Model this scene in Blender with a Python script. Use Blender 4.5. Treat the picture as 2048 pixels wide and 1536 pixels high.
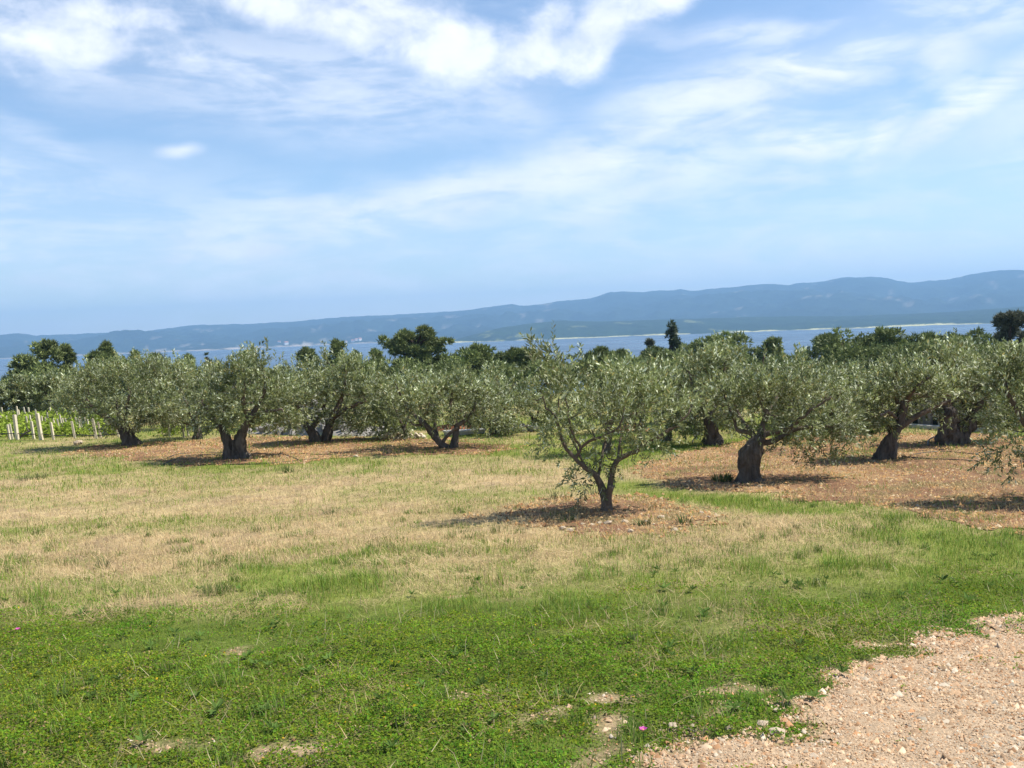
import bpy, math
import numpy as np
from mathutils import Matrix, Vector

# ------------------------------------------------------------------ clear
for o in list(bpy.data.objects):
    bpy.data.objects.remove(o)
S = bpy.context.scene
C = S.collection
rng = np.random.default_rng(7)
R = math.radians

# ------------------------------------------------------------------ camera
EYE = 1.9
F = 1847.0                       # focal length in photo pixels (2048 wide)
PITCH, ROLL = R(3.5), R(2.4)
f0 = np.array([0, math.cos(PITCH), -math.sin(PITCH)])
r0 = np.array([1.0, 0, 0]); u0 = np.array([0, math.sin(PITCH), math.cos(PITCH)])
cr = r0*math.cos(ROLL) - u0*math.sin(ROLL)
cu = u0*math.cos(ROLL) + r0*math.sin(ROLL)
cam = bpy.data.cameras.new('camera'); camo = bpy.data.objects.new('camera', cam); C.objects.link(camo)
cam.sensor_width = 36; cam.lens = 36*F/2048; cam.clip_start = 0.05; cam.clip_end = 30000
M = Matrix.Identity(4)
for i in range(3):
    M[i][0] = cr[i]; M[i][1] = cu[i]; M[i][2] = -f0[i]
M[2][3] = EYE
camo.matrix_world = M
S.camera = camo

# ------------------------------------------------------------------ light
SUN_EL, SUN_AZ = R(56), R(84)           # azimuth clockwise from +Y (the view direction)
sd = Vector((math.cos(SUN_EL)*math.sin(SUN_AZ), math.cos(SUN_EL)*math.cos(SUN_AZ), math.sin(SUN_EL)))
sun = bpy.data.lights.new('sun', 'SUN'); suno = bpy.data.objects.new('sun', sun); C.objects.link(suno)
sun.energy = 4.9; sun.angle = R(0.6); sun.color = (1.0, 0.95, 0.86)
suno.rotation_euler = sd.to_track_quat('Z', 'Y').to_euler()
suno.location = (30, 10, 60)

W = bpy.data.worlds.new('World'); S.world = W; W.use_nodes = True
SKY_STRENGTH = 0.1
EXPOSURE = 0.78
S.view_settings.view_transform = 'Standard'; S.view_settings.look = 'None'
S.view_settings.exposure = EXPOSURE; S.view_settings.gamma = 1; S.view_settings.use_curve_mapping = False
S.render.engine = 'CYCLES'
S.cycles.use_denoising = True
S.cycles.max_bounces = 6; S.cycles.diffuse_bounces = 3; S.cycles.glossy_bounces = 2
S.cycles.transmission_bounces = 3; S.cycles.transparent_max_bounces = 4; S.cycles.volume_bounces = 0
S.cycles.sample_clamp_indirect = 4
S.render.film_transparent = False

def pray(px, py):
    d = f0*F + cr*(px-1024) - cu*(py-768)
    return d/np.linalg.norm(d)

def build_world():
    nt = W.node_tree; N = nt.nodes; L = nt.links; N.clear()
    def n(t, **k):
        x = N.new(t)
        for a, b in k.items(): setattr(x, a, b)
        return x
    def mth(op, a, b=None, clamp=False):
        m = n('ShaderNodeMath', operation=op, use_clamp=clamp)
        for i, v in enumerate((a, b)):
            if v is None: continue
            if hasattr(v, 'links'): L.new(v, m.inputs[i])
            else: m.inputs[i].default_value = v
        return m.outputs[0]
    out = n('ShaderNodeOutputWorld'); bg = n('ShaderNodeBackground')
    bg.inputs[1].default_value = SKY_STRENGTH
    L.new(bg.outputs[0], out.inputs[0])
    sky = n('ShaderNodeTexSky', sky_type='NISHITA')
    sky.sun_disc = False; sky.sun_elevation = SUN_EL; sky.sun_rotation = SUN_AZ
    sky.altitude = 60; sky.air_density = 1.0; sky.dust_density = 0.25; sky.ozone_density = 3.2
    tc = n('ShaderNodeTexCoord')
    vec = tc.outputs['Generated']
    sep = n('ShaderNodeSeparateXYZ'); L.new(vec, sep.inputs[0])
    com = n('ShaderNodeCombineXYZ'); L.new(sep.outputs[0], com.inputs[0]); L.new(sep.outputs[2], com.inputs[1])
    # domain warp of the cloud layout so that the masks get soft swirled outlines
    def noise(scale, detail, rough, dist, src, stretch=None, rot=0, off=(0, 0, 0)):
        t = n('ShaderNodeTexNoise'); t.inputs['Scale'].default_value = scale
        t.inputs['Detail'].default_value = detail; t.inputs['Roughness'].default_value = rough
        t.inputs['Distortion'].default_value = dist
        m = n('ShaderNodeMapping'); m.inputs['Scale'].default_value = stretch or (1, 1, 1)
        m.inputs['Rotation'].default_value = (0, rot, 0); m.inputs['Location'].default_value = off
        L.new(src, m.inputs[0]); L.new(m.outputs[0], t.inputs['Vector'])
        return t
    wn = noise(7.0, 3, 0.55, 0.0, vec)
    sub = n('ShaderNodeVectorMath', operation='SUBTRACT'); L.new(wn.outputs['Color'], sub.inputs[0]); sub.inputs[1].default_value = (.5, .5, .5)
    scl = n('ShaderNodeVectorMath', operation='MULTIPLY'); L.new(sub.outputs[0], scl.inputs[0]); scl.inputs[1].default_value = (0.065, 0.04, 0)
    add = n('ShaderNodeVectorMath', operation='ADD'); L.new(com.outputs[0], add.inputs[0]); L.new(scl.outputs[0], add.inputs[1])
    lay = add.outputs[0]
    def masks(lst):
        tot = None
        for cx, cy, rx, ry, ang, w in lst:
            d = pray(cx, cy)
            m = n('ShaderNodeMapping', vector_type='TEXTURE')
            m.inputs['Location'].default_value = (d[0], d[2], 0)
            m.inputs['Rotation'].default_value = (0, 0, R(ang))
            m.inputs['Scale'].default_value = (rx*1.5/F, ry*1.5/F, 1)
            L.new(lay, m.inputs[0])
            g = n('ShaderNodeTexGradient', gradient_type='SPHERICAL'); L.new(m.outputs[0], g.inputs[0])
            s = n('ShaderNodeMapRange', interpolation_type='SMOOTHSTEP'); s.inputs[4].default_value = w
            L.new(g.outputs['Fac'], s.inputs[0])
            tot = s.outputs[0] if tot is None else mth('MAXIMUM', tot, s.outputs[0])
        return tot
    cum = masks([(1060,95,150,78,15,1.15),(1190,70,160,78,32,1.15),(1330,10,170,55,25,1.05),(905,105,150,78,-15,1.1),
                 (760,45,220,80,-10,1.1),(580,20,210,60,-8,1.0),(130,70,340,70,-8,.82),(30,10,170,60,0,.75),(260,40,240,60,0,.75),
                 (-220,60,260,90,5,.8),(-520,160,260,80,0,.7),(1500,-120,230,60,15,.8),(700,-220,330,110,5,.8),(1900,-320,260,110,0,.7),(2500,-60,240,80,10,.7)])
    veil = masks([(550,165,560,110,-6,.80),(730,205,320,90,0,.85),(860,185,160,85,0,.8),(280,130,340,90,-6,.75),(700,60,420,110,-8,.7),(1130,90,220,100,20,.6),
                  (60,520,520,190,0,.95),(430,490,380,130,0,.95),(1000,470,520,90,4,.5),(200,590,1500,150,2,.85),(1500,520,1300,160,2,.8),(-1200,640,1500,150,0,.5),(3200,480,1500,150,0,.5),(800,420,420,80,6,.7),(1200,350,320,80,8,.6),(60,260,170,35,-30,.45),(1950,160,330,190,0,.35),(1500,200,420,130,6,.45),
                  (-500,420,500,200,0,.5),(2600,250,500,200,0,.5)])
    cir = masks([(920,390,430,48,8,.95),(1160,335,190,55,12,1.0),(700,440,240,55,0,.8),(480,500,220,50,-8,.7),(450,540,170,36,6,.6),
                 (1300,268,270,38,8,.85),(1450,190,240,52,8,.95),(1650,130,180,46,8,1.15),(1610,282,135,46,0,1.25),
                 (1765,270,45,80,-38,1.0),(1935,215,150,36,30,1.2),(1945,188,48,42,30,1.0),(1400,350,190,60,10,.7),(1560,362,160,26,5,.65),
                 (1560,72,230,26,-4,.7),(1885,90,70,55,-40,.75),(1950,25,230,42,-5,.75),(1210,405,130,34,15,.75),(1050,470,100,28,15,.55),
                 (885,440,70,28,20,.75),(345,303,36,13,5,.85),(2030,340,130,40,10,.45),(1000,210,120,40,-30,.4),(1480,250,170,45,20,.7),
                 (2300,150,260,60,15,.8),(-250,350,300,60,5,.6),(2500,360,300,50,8,.6)])
    n1 = noise(13, 9, 0.60, 0.25, vec, (1, 1, 1.5))
    n2 = noise(6.5, 8, 0.58, 0.9, vec, (1.0, 1.0, 4.2), R(-9))
    n3 = noise(30, 6, 0.6, 0.4, vec, (.8, .8, 3.2), R(-9), (3, 1, 2))
    # thresholded cumulus
    a = mth('ADD', cum, mth('MULTIPLY', mth('SUBTRACT', n1.outputs['Fac'], 0.5), 2.3))
    mr = n('ShaderNodeMapRange', interpolation_type='SMOOTHSTEP'); mr.inputs[1].default_value = 0.26; mr.inputs[2].default_value = 1.2
    L.new(a, mr.inputs[0]); ac = mth('MULTIPLY', mr.outputs[0], mth('MULTIPLY', cum, 1.35, True))
    # wisps
    wv = mth('ADD', mth('MULTIPLY', n2.outputs['Fac'], .72), mth('MULTIPLY', n3.outputs['Fac'], .28))
    ws = n('ShaderNodeMapRange', interpolation_type='SMOOTHSTEP'); ws.inputs[1].default_value = 0.37; ws.inputs[2].default_value = 0.63
    L.new(wv, ws.inputs[0])
    ai = mth('MULTIPLY', cir, mth('ADD', mth('MULTIPLY', ws.outputs[0], .72), .27), True)
    av = mth('MULTIPLY', veil, mth('ADD', mth('MULTIPLY', ws.outputs[0], .62), .20), True)
    inv = lambda v: mth('SUBTRACT', 1.0, v)
    alpha = inv(mth('MULTIPLY', mth('MULTIPLY', inv(ac), inv(ai)), inv(av)))
    alpha = mth('MULTIPLY', alpha, 0.93)
    mix = n('ShaderNodeMixRGB'); L.new(alpha, mix.inputs[0]); L.new(sky.outputs[0], mix.inputs[1])
    cc = n('ShaderNodeMixRGB'); L.new(n1.outputs['Fac'], cc.inputs[0]); cc.inputs[1].default_value = (5.0, 5.3, 6.1, 1); cc.inputs[2].default_value = (8.2, 8.3, 8.6, 1)
    L.new(cc.outputs[0], mix.inputs[2])
    L.new(mix.outputs[0], bg.inputs[0])
build_world()

# ------------------------------------------------------------------ numeric helpers
def vnoise(x, y, seed=0):
    x = np.asarray(x, float); y = np.asarray(y, float)
    xi = np.floor(x).astype(np.int64); yi = np.floor(y).astype(np.int64)
    fx = x-xi; fy = y-yi
    fx = fx*fx*(3-2*fx); fy = fy*fy*(3-2*fy)
    def h(a, b):
        k = (a*374761393 + b*668265263 + seed*1442695041) & 0xffffffff
        k = ((k ^ (k >> 13))*1274126177) & 0xffffffff
        return ((k ^ (k >> 16)) & 0xffff)/65535.0
    return (h(xi, yi)*(1-fx)+h(xi+1, yi)*fx)*(1-fy) + (h(xi, yi+1)*(1-fx)+h(xi+1, yi+1)*fx)*fy
def fbm(x, y, octv=4, seed=0):
    s = 0; a = 0.5; t = 0
    for i in range(octv):
        s = s + a*vnoise(x*2**i, y*2**i, seed+i*17); t += a; a *= 0.55
    return s/t
def sstep(a, b, x):
    t = np.clip((np.asarray(x, float)-a)/(b-a), 0, 1); return t*t*(3-2*t)

_ys = np.linspace(-60, 900, 4801)
_sl = np.interp(_ys, [-60, -20, 0, 12, 17, 24, 42, 52, 75, 130, 600, 900], [0.01, .02, .07, .078, .03, .016, .014, .06, .12, .16, .16, .16])
_pz = -np.concatenate([[0], np.cumsum((_sl[1:]+_sl[:-1])/2*np.diff(_ys))]); _pz -= np.interp(0, _ys, _pz)
SEA = -58.0
MOUNDS = []
def height(x, y):
    x = np.asarray(x, float); y = np.asarray(y, float)
    z = np.interp(y, _ys, _pz)
    near = 1-sstep(45, 80, y)
    z = z + near*(0.10*(fbm(x/4.0, y/4.0, 3, 5)-.5) + 0.035*(fbm(x*1.7, y*1.7, 3, 9)-.5)*(np.abs(y) < 40))
    for mx, my, rx, ry, hh in MOUNDS:
        z = z + hh*np.exp(-((x-mx)/rx)**2-((y-my)/ry)**2)
    return np.maximum(z, SEA-5)
def G(px, py):
    """ground point seen at a photo pixel"""
    d = pray(px, py); o = np.array([0, 0, EYE])
    t = np.geomspace(3.0, 420, 500)
    for _ in range(2):
        P = o+d*t[:, None]; below = P[:, 2] < height(P[:, 0], P[:, 1])
        k = int(np.argmax(below)) if below.any() else len(t)-1
        k = max(1, k); t = np.linspace(t[k-1], t[k], 40)
    p = o+d*t[20]
    return np.array([p[0], p[1], float(height(p[0], p[1]))])
_cm = G(1213, 1022)
MOUNDS.append((_cm[0]-.05, _cm[1]+.1, 1.1, .8, 0.13))
_rm = G(640, 890)
MOUNDS.append((_rm[0], _rm[1], 4.5, 2.2, 0.10))

def poly_sd(x, y, P):
    """signed distance to polygon, negative inside"""
    P = np.asarray(P, float); d = np.full(x.shape, 1e9); ins = np.zeros(x.shape, bool)
    for i in range(len(P)):
        a = P[i]; b = P[(i+1) % len(P)]; e = b-a
        wx = x-a[0]; wy = y-a[1]
        t = np.clip((wx*e[0]+wy*e[1])/(e@e+1e-12), 0, 1)
        d = np.minimum(d, (wx-e[0]*t)**2+(wy-e[1]*t)**2)
        c = ((a[1] > y) != (b[1] > y)) & (x < (b[0]-a[0])*(y-a[1])/(b[1]-a[1]+1e-12)+a[0])
        ins ^= c
    return np.where(ins, -1, 1)*np.sqrt(d)
def gpoly(pts): return [tuple(G(*p)[:2]) for p in pts]

# ------------------------------------------------------------------ mesh helpers
def mk_mesh(name, V, Fs, mat=None, col=None, smooth=False):
    V = np.asarray(V, np.float32).reshape(-1, 3)
    if not isinstance(Fs, (list, tuple)): Fs = [Fs]
    me = bpy.data.meshes.new(name)
    me.vertices.add(len(V)); me.vertices.foreach_set('co', V.ravel())
    loops = []; starts = []; off = 0
    for f in Fs:
        f = np.asarray(f, np.int32)
        if f.size == 0: continue
        k = f.shape[1]
        loops.append(f.ravel()); starts.append(off+np.arange(len(f), dtype=np.int32)*k); off += f.size
    loops = np.concatenate(loops); starts = np.concatenate(starts)
    me.loops.add(len(loops)); me.loops.foreach_set('vertex_index', loops)
    me.polygons.add(len(starts)); me.polygons.foreach_set('loop_start', starts)
    me.update(calc_edges=True)
    if col is not None:
        c = np.ones((len(V), 4), np.float32); c[:, :3] = np.asarray(col, np.float32)
        at = me.color_attributes.new('Col', 'FLOAT_COLOR', 'POINT'); at.data.foreach_set('color', c.ravel())
    me.polygons.foreach_set('use_smooth', np.full(len(starts), smooth))
    if mat: me.materials.append(mat)
    me.validate()
    return me
def link(name, me, parent=None, loc=None):
    o = bpy.data.objects.new(name, me); C.objects.link(o)
    if parent is not None: o.parent = parent
    if loc is not None: o.location = loc
    return o
def tag(o, label=None, cat=None, group=None, kind=None):
    if label: o['label'] = label
    if cat: o['category'] = cat
    if group: o['group'] = group
    if kind: o['kind'] = kind
    return o
def empty(name, loc): 
    o = bpy.data.objects.new(name, None); C.objects.link(o); o.location = loc; o.empty_display_size = .2
    return o
class MB:
    def __init__(s): s.V = []; s.F = {}; s.n = 0; s.C = []
    def add(s, V, Fs, col=None):
        V = np.asarray(V, float).reshape(-1, 3)
        for f in (Fs if isinstance(Fs, (list, tuple)) else [Fs]):
            f = np.asarray(f, np.int64)
            if f.size: s.F.setdefault(f.shape[1], []).append(f+s.n)
        s.V.append(V); s.n += len(V)
        if col is not None: s.C.append(np.broadcast_to(np.asarray(col, float), (len(V), 3)))
    def mesh(s, name, mat, smooth=False):
        return mk_mesh(name, np.concatenate(s.V), [np.concatenate(v) for v in s.F.values()], mat,
                       np.concatenate(s.C) if s.C else None, smooth)
def norm(v): return v/(np.linalg.norm(v, axis=-1, keepdims=True)+1e-12)
def catmull(P, step):
    P = np.asarray(P, float)
    if len(P) < 3:
        k = max(2, int(np.linalg.norm(P[1, :3]-P[0, :3])/step)+1)
        t = np.linspace(0, 1, k)[:, None]; return P[0]*(1-t)+P[1]*t
    Q = np.vstack([2*P[0]-P[1], P, 2*P[-1]-P[-2]]); out = []
    for i in range(1, len(Q)-2):
        k = max(2, int(np.linalg.norm(Q[i+1, :3]-Q[i, :3])/step)+1)
        t = np.linspace(0, 1, k, endpoint=False)[:, None]
        a, b, c, d = Q[i-1], Q[i], Q[i+1], Q[i+2]
        out.append(.5*((2*b)+(-a+c)*t+(2*a-5*b+4*c-d)*t**2+(-a+3*b-3*c+d)*t**3))
    out.append(P[-1][None]); return np.vstack(out)
def tube(P, rad, seg=6, gnarl=0.0, seed=0, cap=True):
    P = np.asarray(P, float); n = len(P); rad = np.broadcast_to(np.asarray(rad, float), (n,))
    T = np.gradient(P, axis=0); T = norm(T)
    up = np.array([0.3, 1, 0.1]); 
    if abs(T[0]@norm(up)) > .9: up = np.array([1, 0, 0.2])
    A = np.zeros_like(P); a = norm(up-T[0]*(up@T[0])); A[0] = a
    for i in range(1, n):
        a = a-T[i]*(a@T[i]); a = a/(np.linalg.norm(a)+1e-12); A[i] = a
    B = np.cross(T, A)
    th = np.linspace(0, 2*math.pi, seg, endpoint=False)
    rr = np.repeat(rad[:, None], seg, 1)
    if gnarl:
        s = np.concatenate([[0], np.cumsum(np.linalg.norm(np.diff(P, axis=0), axis=1))])[:, None]
        k = rng.uniform(0, 6.28, 6)
        tw = th[None]+s*2.2
        g = .45*np.abs(np.sin(2*tw+k[0]+.8*np.sin(s*3+k[1])))+.35*np.abs(np.sin(3.5*tw-s*1.5+k[2]))-.4
        g = g + 1.5*(fbm(np.cos(th)[None]*1.3+s*4+seed*7.3, np.sin(th)[None]*1.3+s*5+3.1, 4, seed)-.5)
        rr = rr*(1+gnarl*g)
    V = P[:, None]+rr[..., None]*(A[:, None]*np.cos(th)[None, :, None]+B[:, None]*np.sin(th)[None, :, None])
    V = V.reshape(-1, 3)
    i = np.arange(n-1)[:, None]*seg; j = np.arange(seg)[None]; j2 = (j+1) % seg
    Q = np.stack([i+j, i+j2, i+seg+j2, i+seg+j], -1).reshape(-1, 4)
    Fs = [Q]
    if cap:
        V = np.vstack([V, P[-1]+T[-1]*rad[-1]*.5]); e = len(V)-1; b = (n-1)*seg
        Fs.append(np.stack([b+np.arange(seg), b+(np.arange(seg)+1) % seg, np.full(seg, e)], -1))
    return V, Fs
def box(c, s, rotz=0):
    c = np.asarray(c, float); s = np.asarray(s, float)/2
    v = np.array([[x, y, z] for x in (-1, 1) for y in (-1, 1) for z in (-1, 1)])*s
    if rotz: v = v@np.array([[math.cos(rotz), math.sin(rotz), 0], [-math.sin(rotz), math.cos(rotz), 0], [0, 0, 1]])
    return v+c, np.array([[0, 1, 3, 2], [4, 6, 7, 5], [0, 4, 5, 1], [2, 3, 7, 6], [0, 2, 6, 4], [1, 5, 7, 3]])

# ------------------------------------------------------------------ materials
def mat(name, color=(.5, .5, .5), rough=.8, attr=False, var=0, vscale=5, bump=0, bscale=20, trans=0, spec=.3, color2=None, detail=6, hue=0, bdist=.02, stretch=1):
    m = bpy.data.materials.new(name); m.use_nodes = True; nt = m.node_tree; N = nt.nodes; L = nt.links
    p = N['Principled BSDF']; p.inputs['Roughness'].default_value = rough; p.inputs['Specular IOR Level'].default_value = spec
    out = N['Material Output']
    tc0 = N.new('ShaderNodeTexCoord'); mp_ = N.new('ShaderNodeMapping'); mp_.inputs['Scale'].default_value = (1, 1, stretch); L.new(tc0.outputs['Object'], mp_.inputs[0])
    tc = type('T', (), {'outputs': {'Object': mp_.outputs[0]}})
    if attr:
        a = N.new('ShaderNodeVertexColor'); a.layer_name = 'Col'; src = a.outputs[0]
    else:
        r = N.new('ShaderNodeRGB'); r.outputs[0].default_value = (*color, 1); src = r.outputs[0]
    if var:
        t = N.new('ShaderNodeTexNoise'); t.inputs['Scale'].default_value = vscale; t.inputs['Detail'].default_value = detail; t.inputs['Roughness'].default_value = .65
        L.new(tc.outputs['Object'], t.inputs['Vector'])
        mr = N.new('ShaderNodeMapRange'); mr.inputs[1].default_value = .28; mr.inputs[2].default_value = .72
        L.new(t.outputs['Fac'], mr.inputs[0])
        if color2:
            mx = N.new('ShaderNodeMixRGB'); L.new(mr.outputs[0], mx.inputs[0]); L.new(src, mx.inputs[1]); mx.inputs[2].default_value = (*color2, 1)
            src = mx.outputs[0]
        else:
            mr.inputs[3].default_value = 1-var; mr.inputs[4].default_value = 1+var
            mx = N.new('ShaderNodeVectorMath'); mx.operation = 'SCALE'; L.new(src, mx.inputs[0]); L.new(mr.outputs[0], mx.inputs['Scale']); src = mx.outputs[0]
    L.new(src, p.inputs['Base Color'])
    if bump:
        t = N.new('ShaderNodeTexNoise'); t.inputs['Scale'].default_value = bscale; t.inputs['Detail'].default_value = 8; t.inputs['Roughness'].default_value = .7
        L.new(tc.outputs['Object'], t.inputs['Vector'])
        b = N.new('ShaderNodeBump'); b.inputs['Strength'].default_value = bump; b.inputs['Distance'].default_value = bdist
        L.new(t.outputs['Fac'], b.inputs['Height']); L.new(b.outputs[0], p.inputs['Normal'])
    if trans:
        tr = N.new('ShaderNodeBsdfTranslucent'); L.new(src, tr.inputs[0])
        ms = N.new('ShaderNodeMixShader'); ms.inputs[0].default_value = trans
        L.new(p.outputs[0], ms.inputs[1]); L.new(tr.outputs[0], ms.inputs[2]); L.new(ms.outputs[0], out.inputs[0])
    return m
M_leaf = mat('olive_leaf', attr=True, rough=.45, trans=.42, spec=.4)
M_bark = mat('olive_bark', (.20, .17, .14), .9, var=1, vscale=14, color2=(.045, .036, .03), bump=1.0, bscale=26, bdist=.06, spec=.1, stretch=.22)
M_branch = mat('olive_branch', (.185, .145, .11), .85, var=1, vscale=12, color2=(.085, .066, .052), bump=.8, bscale=40, spec=.15, stretch=.4)
M_needle = mat('pine_needle', attr=True, rough=.6, trans=.15, spec=.3)
M_pbark = mat('pine_bark', (.10, .07, .05), .9, var=1, vscale=6, color2=(.04, .03, .025), bump=.6, spec=.1)
M_grass = mat('grass_blade', attr=True, rough=.75, trans=.35, spec=.08)
M_clover = mat('clover_leaf', attr=True, rough=.75, trans=.35, spec=.08)
M_stone = mat('pebble', attr=True, rough=.9, var=.2, vscale=30, spec=.2)
M_rock = mat('rubble_stone', (.36, .34, .31), .9, var=1, vscale=3.5, color2=(.17, .155, .14), bump=.5, bscale=14, spec=.2)
M_lime = mat('limestone', (.50, .41, .30), .9, var=1, vscale=14, color2=(.36, .275, .19), bump=.5, bscale=40, spec=.2, bdist=.006)
M_brownstone = mat('brown_stone', (.26, .15, .085), .9, var=1, vscale=14, color2=(.15, .085, .05), bump=.5, bscale=40, spec=.2, bdist=.006)
M_post = mat('cream_concrete', (.66, .58, .43), .85, var=1, vscale=5, color2=(.50, .43, .32), bump=.2, bscale=60, spec=.2)
M_hose = mat('black_hose', (.018, .018, .018), .5, spec=.4)
M_wall = mat('pale_render', (.62, .59, .52), .9, var=1, vscale=1.6, color2=(.44, .41, .35), bump=.3, bscale=25, spec=.2)
M_darkwall = mat('dark_render', (.34, .29, .24), .9, var=1, vscale=2, color2=(.24, .20, .17), bump=.3, spec=.2)  # darker brown render tone for fence posts, panels and rail
M_dark = mat('dark_mesh', (.03, .036, .034), .8, spec=.2)
M_redsoil = mat('red_soil', (.36, .15, .075), .95, var=1, vscale=3, color2=(.22, .095, .05), bump=.8, bscale=9, spec=.1, bdist=.05)
M_brownsoil = mat('brown_soil', (.17, .115, .085), .95, var=1, vscale=3, color2=(.10, .07, .055), bump=.8, bscale=9, spec=.1, bdist=.05)
M_roof = mat('roof_tile', (.42, .2, .12), .85, var=.2, vscale=.5)
M_house = mat('white_plaster', (.78, .76, .72), .85, var=.1, vscale=.3)
M_petal = mat('pink_petal', (.62, .09, .42), .6, var=.2, vscale=80, trans=.3)
M_stem = mat('green_stem', (.07, .13, .03), .7, var=.2, vscale=60)

# ------------------------------------------------------------------ zones on the ground (measured in the photograph, laid out in world metres)
TRACK = gpoly([(1250,1660),(1290,1550),(1400,1505),(1490,1458),(1570,1418),(1640,1384),(1710,1345),(1800,1310),(1880,1285),(1960,1262),(2048,1240),(2300,1200)]) + [(14, 9.2), (14, -3), (.2, -3), (.4, 2.5)]
SOILR = gpoly([(1235,938),(1320,914),(1400,896),(1500,880),(1700,866),(1850,864),(2048,872),(2400,880),(2400,1110),(2048,1076),(1960,1062),(1850,1034),(1720,1012),(1600,1002),(1480,987),(1380,975),(1290,955)])
SOILL = gpoly([(130,908),(200,890),(330,882),(520,872),(740,880),(900,876),(1000,890),(1028,902),(960,912),(800,908),(700,916),(600,927),(430,934),(330,930),(220,916)])
MOUNDP = gpoly([(940,1035),(1000,1012),(1090,990),(1200,985),(1330,985),(1420,1010),(1470,1050),(1400,1075),(1250,1078),(1120,1070),(1000,1055)])
BARE = [(975,1390,.22),(1090,1440,.20),(680,1480,.30),(1545,1300,.20),(1245,1400,.13),(1230,1440,.22),(1370,1395,.18),(500,1310,.16),
        (560,1490,.25),(300,1500,.14),(1180,1480,.25),(1150,1500,.2),(1480,1380,.22),(1720,1290,.18),(1350,1460,.2),(1640,1340,.15),(610,1500,.2),(1450,1425,.2),(880,1200,.12)]
BAREW = [(*G(a, b)[:2], r*.30) for a, b, r in BARE]
def z_track(x, y):
    return poly_sd(x, y, TRACK) + 0.6*(fbm(x*1.3, y*1.3, 4, 21)-.5) + .85*(fbm(x*4.5, y*4.5, 4, 22)-.5)
def z_soil(x, y):
    e = 1.5*(fbm(x*.9, y*.9, 4, 31)-.5)+1.3*(fbm(x*2.8, y*2.8, 4, 33)-.5)
    m = .75*(fbm(x*2.2, y*2.2, 4, 35)-.5)+.4*(fbm(x*6, y*6, 3, 36)-.5)
    return np.minimum(np.minimum(poly_sd(x, y, SOILR), poly_sd(x, y, SOILL))+e, poly_sd(x, y, MOUNDP)+.32+m*2.0)
def z_bare(x, y):
    d = np.full(np.shape(x), 9.0)
    for bx, by, r in BAREW:
        d = np.minimum(d, np.hypot((x-bx)*.8, y-by)-r)
    return d + .8*(fbm(x*4.5, y*4.5, 4, 41)-.5)
def green_p(x, y):
    """share of living grass"""
    d = y
    p = np.interp(d, [4, 7.6, 9.0, 10.4, 12.5, 16, 19, 21, 23, 30], [.98, .97, .66, .38, .30, .32, .34, .62, .78, .75])
    p = p + .10*sstep(1.0, 4, x)*(d < 12) 
    p = p + 1.25*(fbm(x*.45, y*.6, 4, 51)-.5) + .85*(fbm(x*1.8, y*1.8, 3, 52)-.5)
    p = p + .55*np.exp(-((poly_sd(x, y, SOILR)-.9)/.9)**2)*(d < 24)*(x > 1.5)
    return np.clip(p, 0, 1)

# ------------------------------------------------------------------ ground sheet
def axis(segs):
    out = [segs[0][0]]
    for a, b, s in segs:
        k = max(1, int(round((b-a)/s))); out += list(np.linspace(a, b, k+1)[1:])
    return np.array(out)
gx = axis([(-8400,-1500,700),(-1500,-300,100),(-300,-60,20),(-60,-16,2),(-16,16,.16),(16,60,2),(60,300,20),(300,1500,100),(1500,8400,700)])
gy = axis([(-380,-60,32),(-60,-2,4),(-2,4,.5),(4,12,.12),(12,36,.2),(36,90,2),(90,400,10),(400,640,40)])
X, Y = np.meshgrid(gx, gy)
Z = height(X, Y)
Zg = Z.copy()
nx, ny = len(gx), len(gy)
xf, yf = X.ravel(), Y.ravel()
nearm = (np.abs(xf) < 30) & (yf > 0) & (yf < 60)
gp = np.full(xf.shape, .6); gp[nearm] = green_p(xf[nearm], yf[nearm])
c_dry = np.array([.40, .30, .16]); c_grn = np.array([.15, .17, .035]); c_earth = np.array([.15, .105, .07])
n1 = fbm(xf*1.3, yf*1.3, 4, 61); n2 = fbm(xf*7, yf*7, 3, 62)
col = c_dry*(1-gp[:, None])+c_grn*gp[:, None]
clv = sstep(9, 7.6, yf)[:, None]*gp[:, None]
col = col*(1-clv)+np.array([.085, .115, .018])*clv
dk = (sstep(.46, .66, fbm(xf*2.3+7, yf*2.3, 4, 63))*.45)[:, None]*(1-gp[:, None]); col = col*(1-dk)+np.array([.20, .14, .095])*dk  # dark-brown thatch patches, also painting in shadowed gaps of the dry straw
col = col*(.62+.76*n2[:, None])
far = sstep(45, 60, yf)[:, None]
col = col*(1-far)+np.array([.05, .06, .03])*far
# bare earth fringe around track and in worn patches
br = np.zeros(len(xf)); near2 = nearm & (yf < 14)
br[near2] = 1-sstep(-.06, .08, np.minimum(z_bare(xf[near2], yf[near2]), z_track(xf[near2], yf[near2])))
br *= .8; col = col*(1-br[:, None])+np.array([.36, .25, .16])*(.7+.6*n2[:, None])*br[:, None]
ii, jj = np.meshgrid(np.arange(ny-1), np.arange(nx-1), indexing='ij')
b = (ii*nx+jj).ravel()
GF = np.stack([b, b+1, b+nx+1, b+nx], -1)
M_ground = mat('field_ground', attr=True, rough=.95, var=.55, vscale=34, bump=.8, bscale=45, bdist=.02, spec=.1, detail=8)
g = link('ground', mk_mesh('ground', np.stack([X, Y, Z], -1).reshape(-1, 3), GF, M_ground, col, True)); tag(g, kind='structure')

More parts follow.
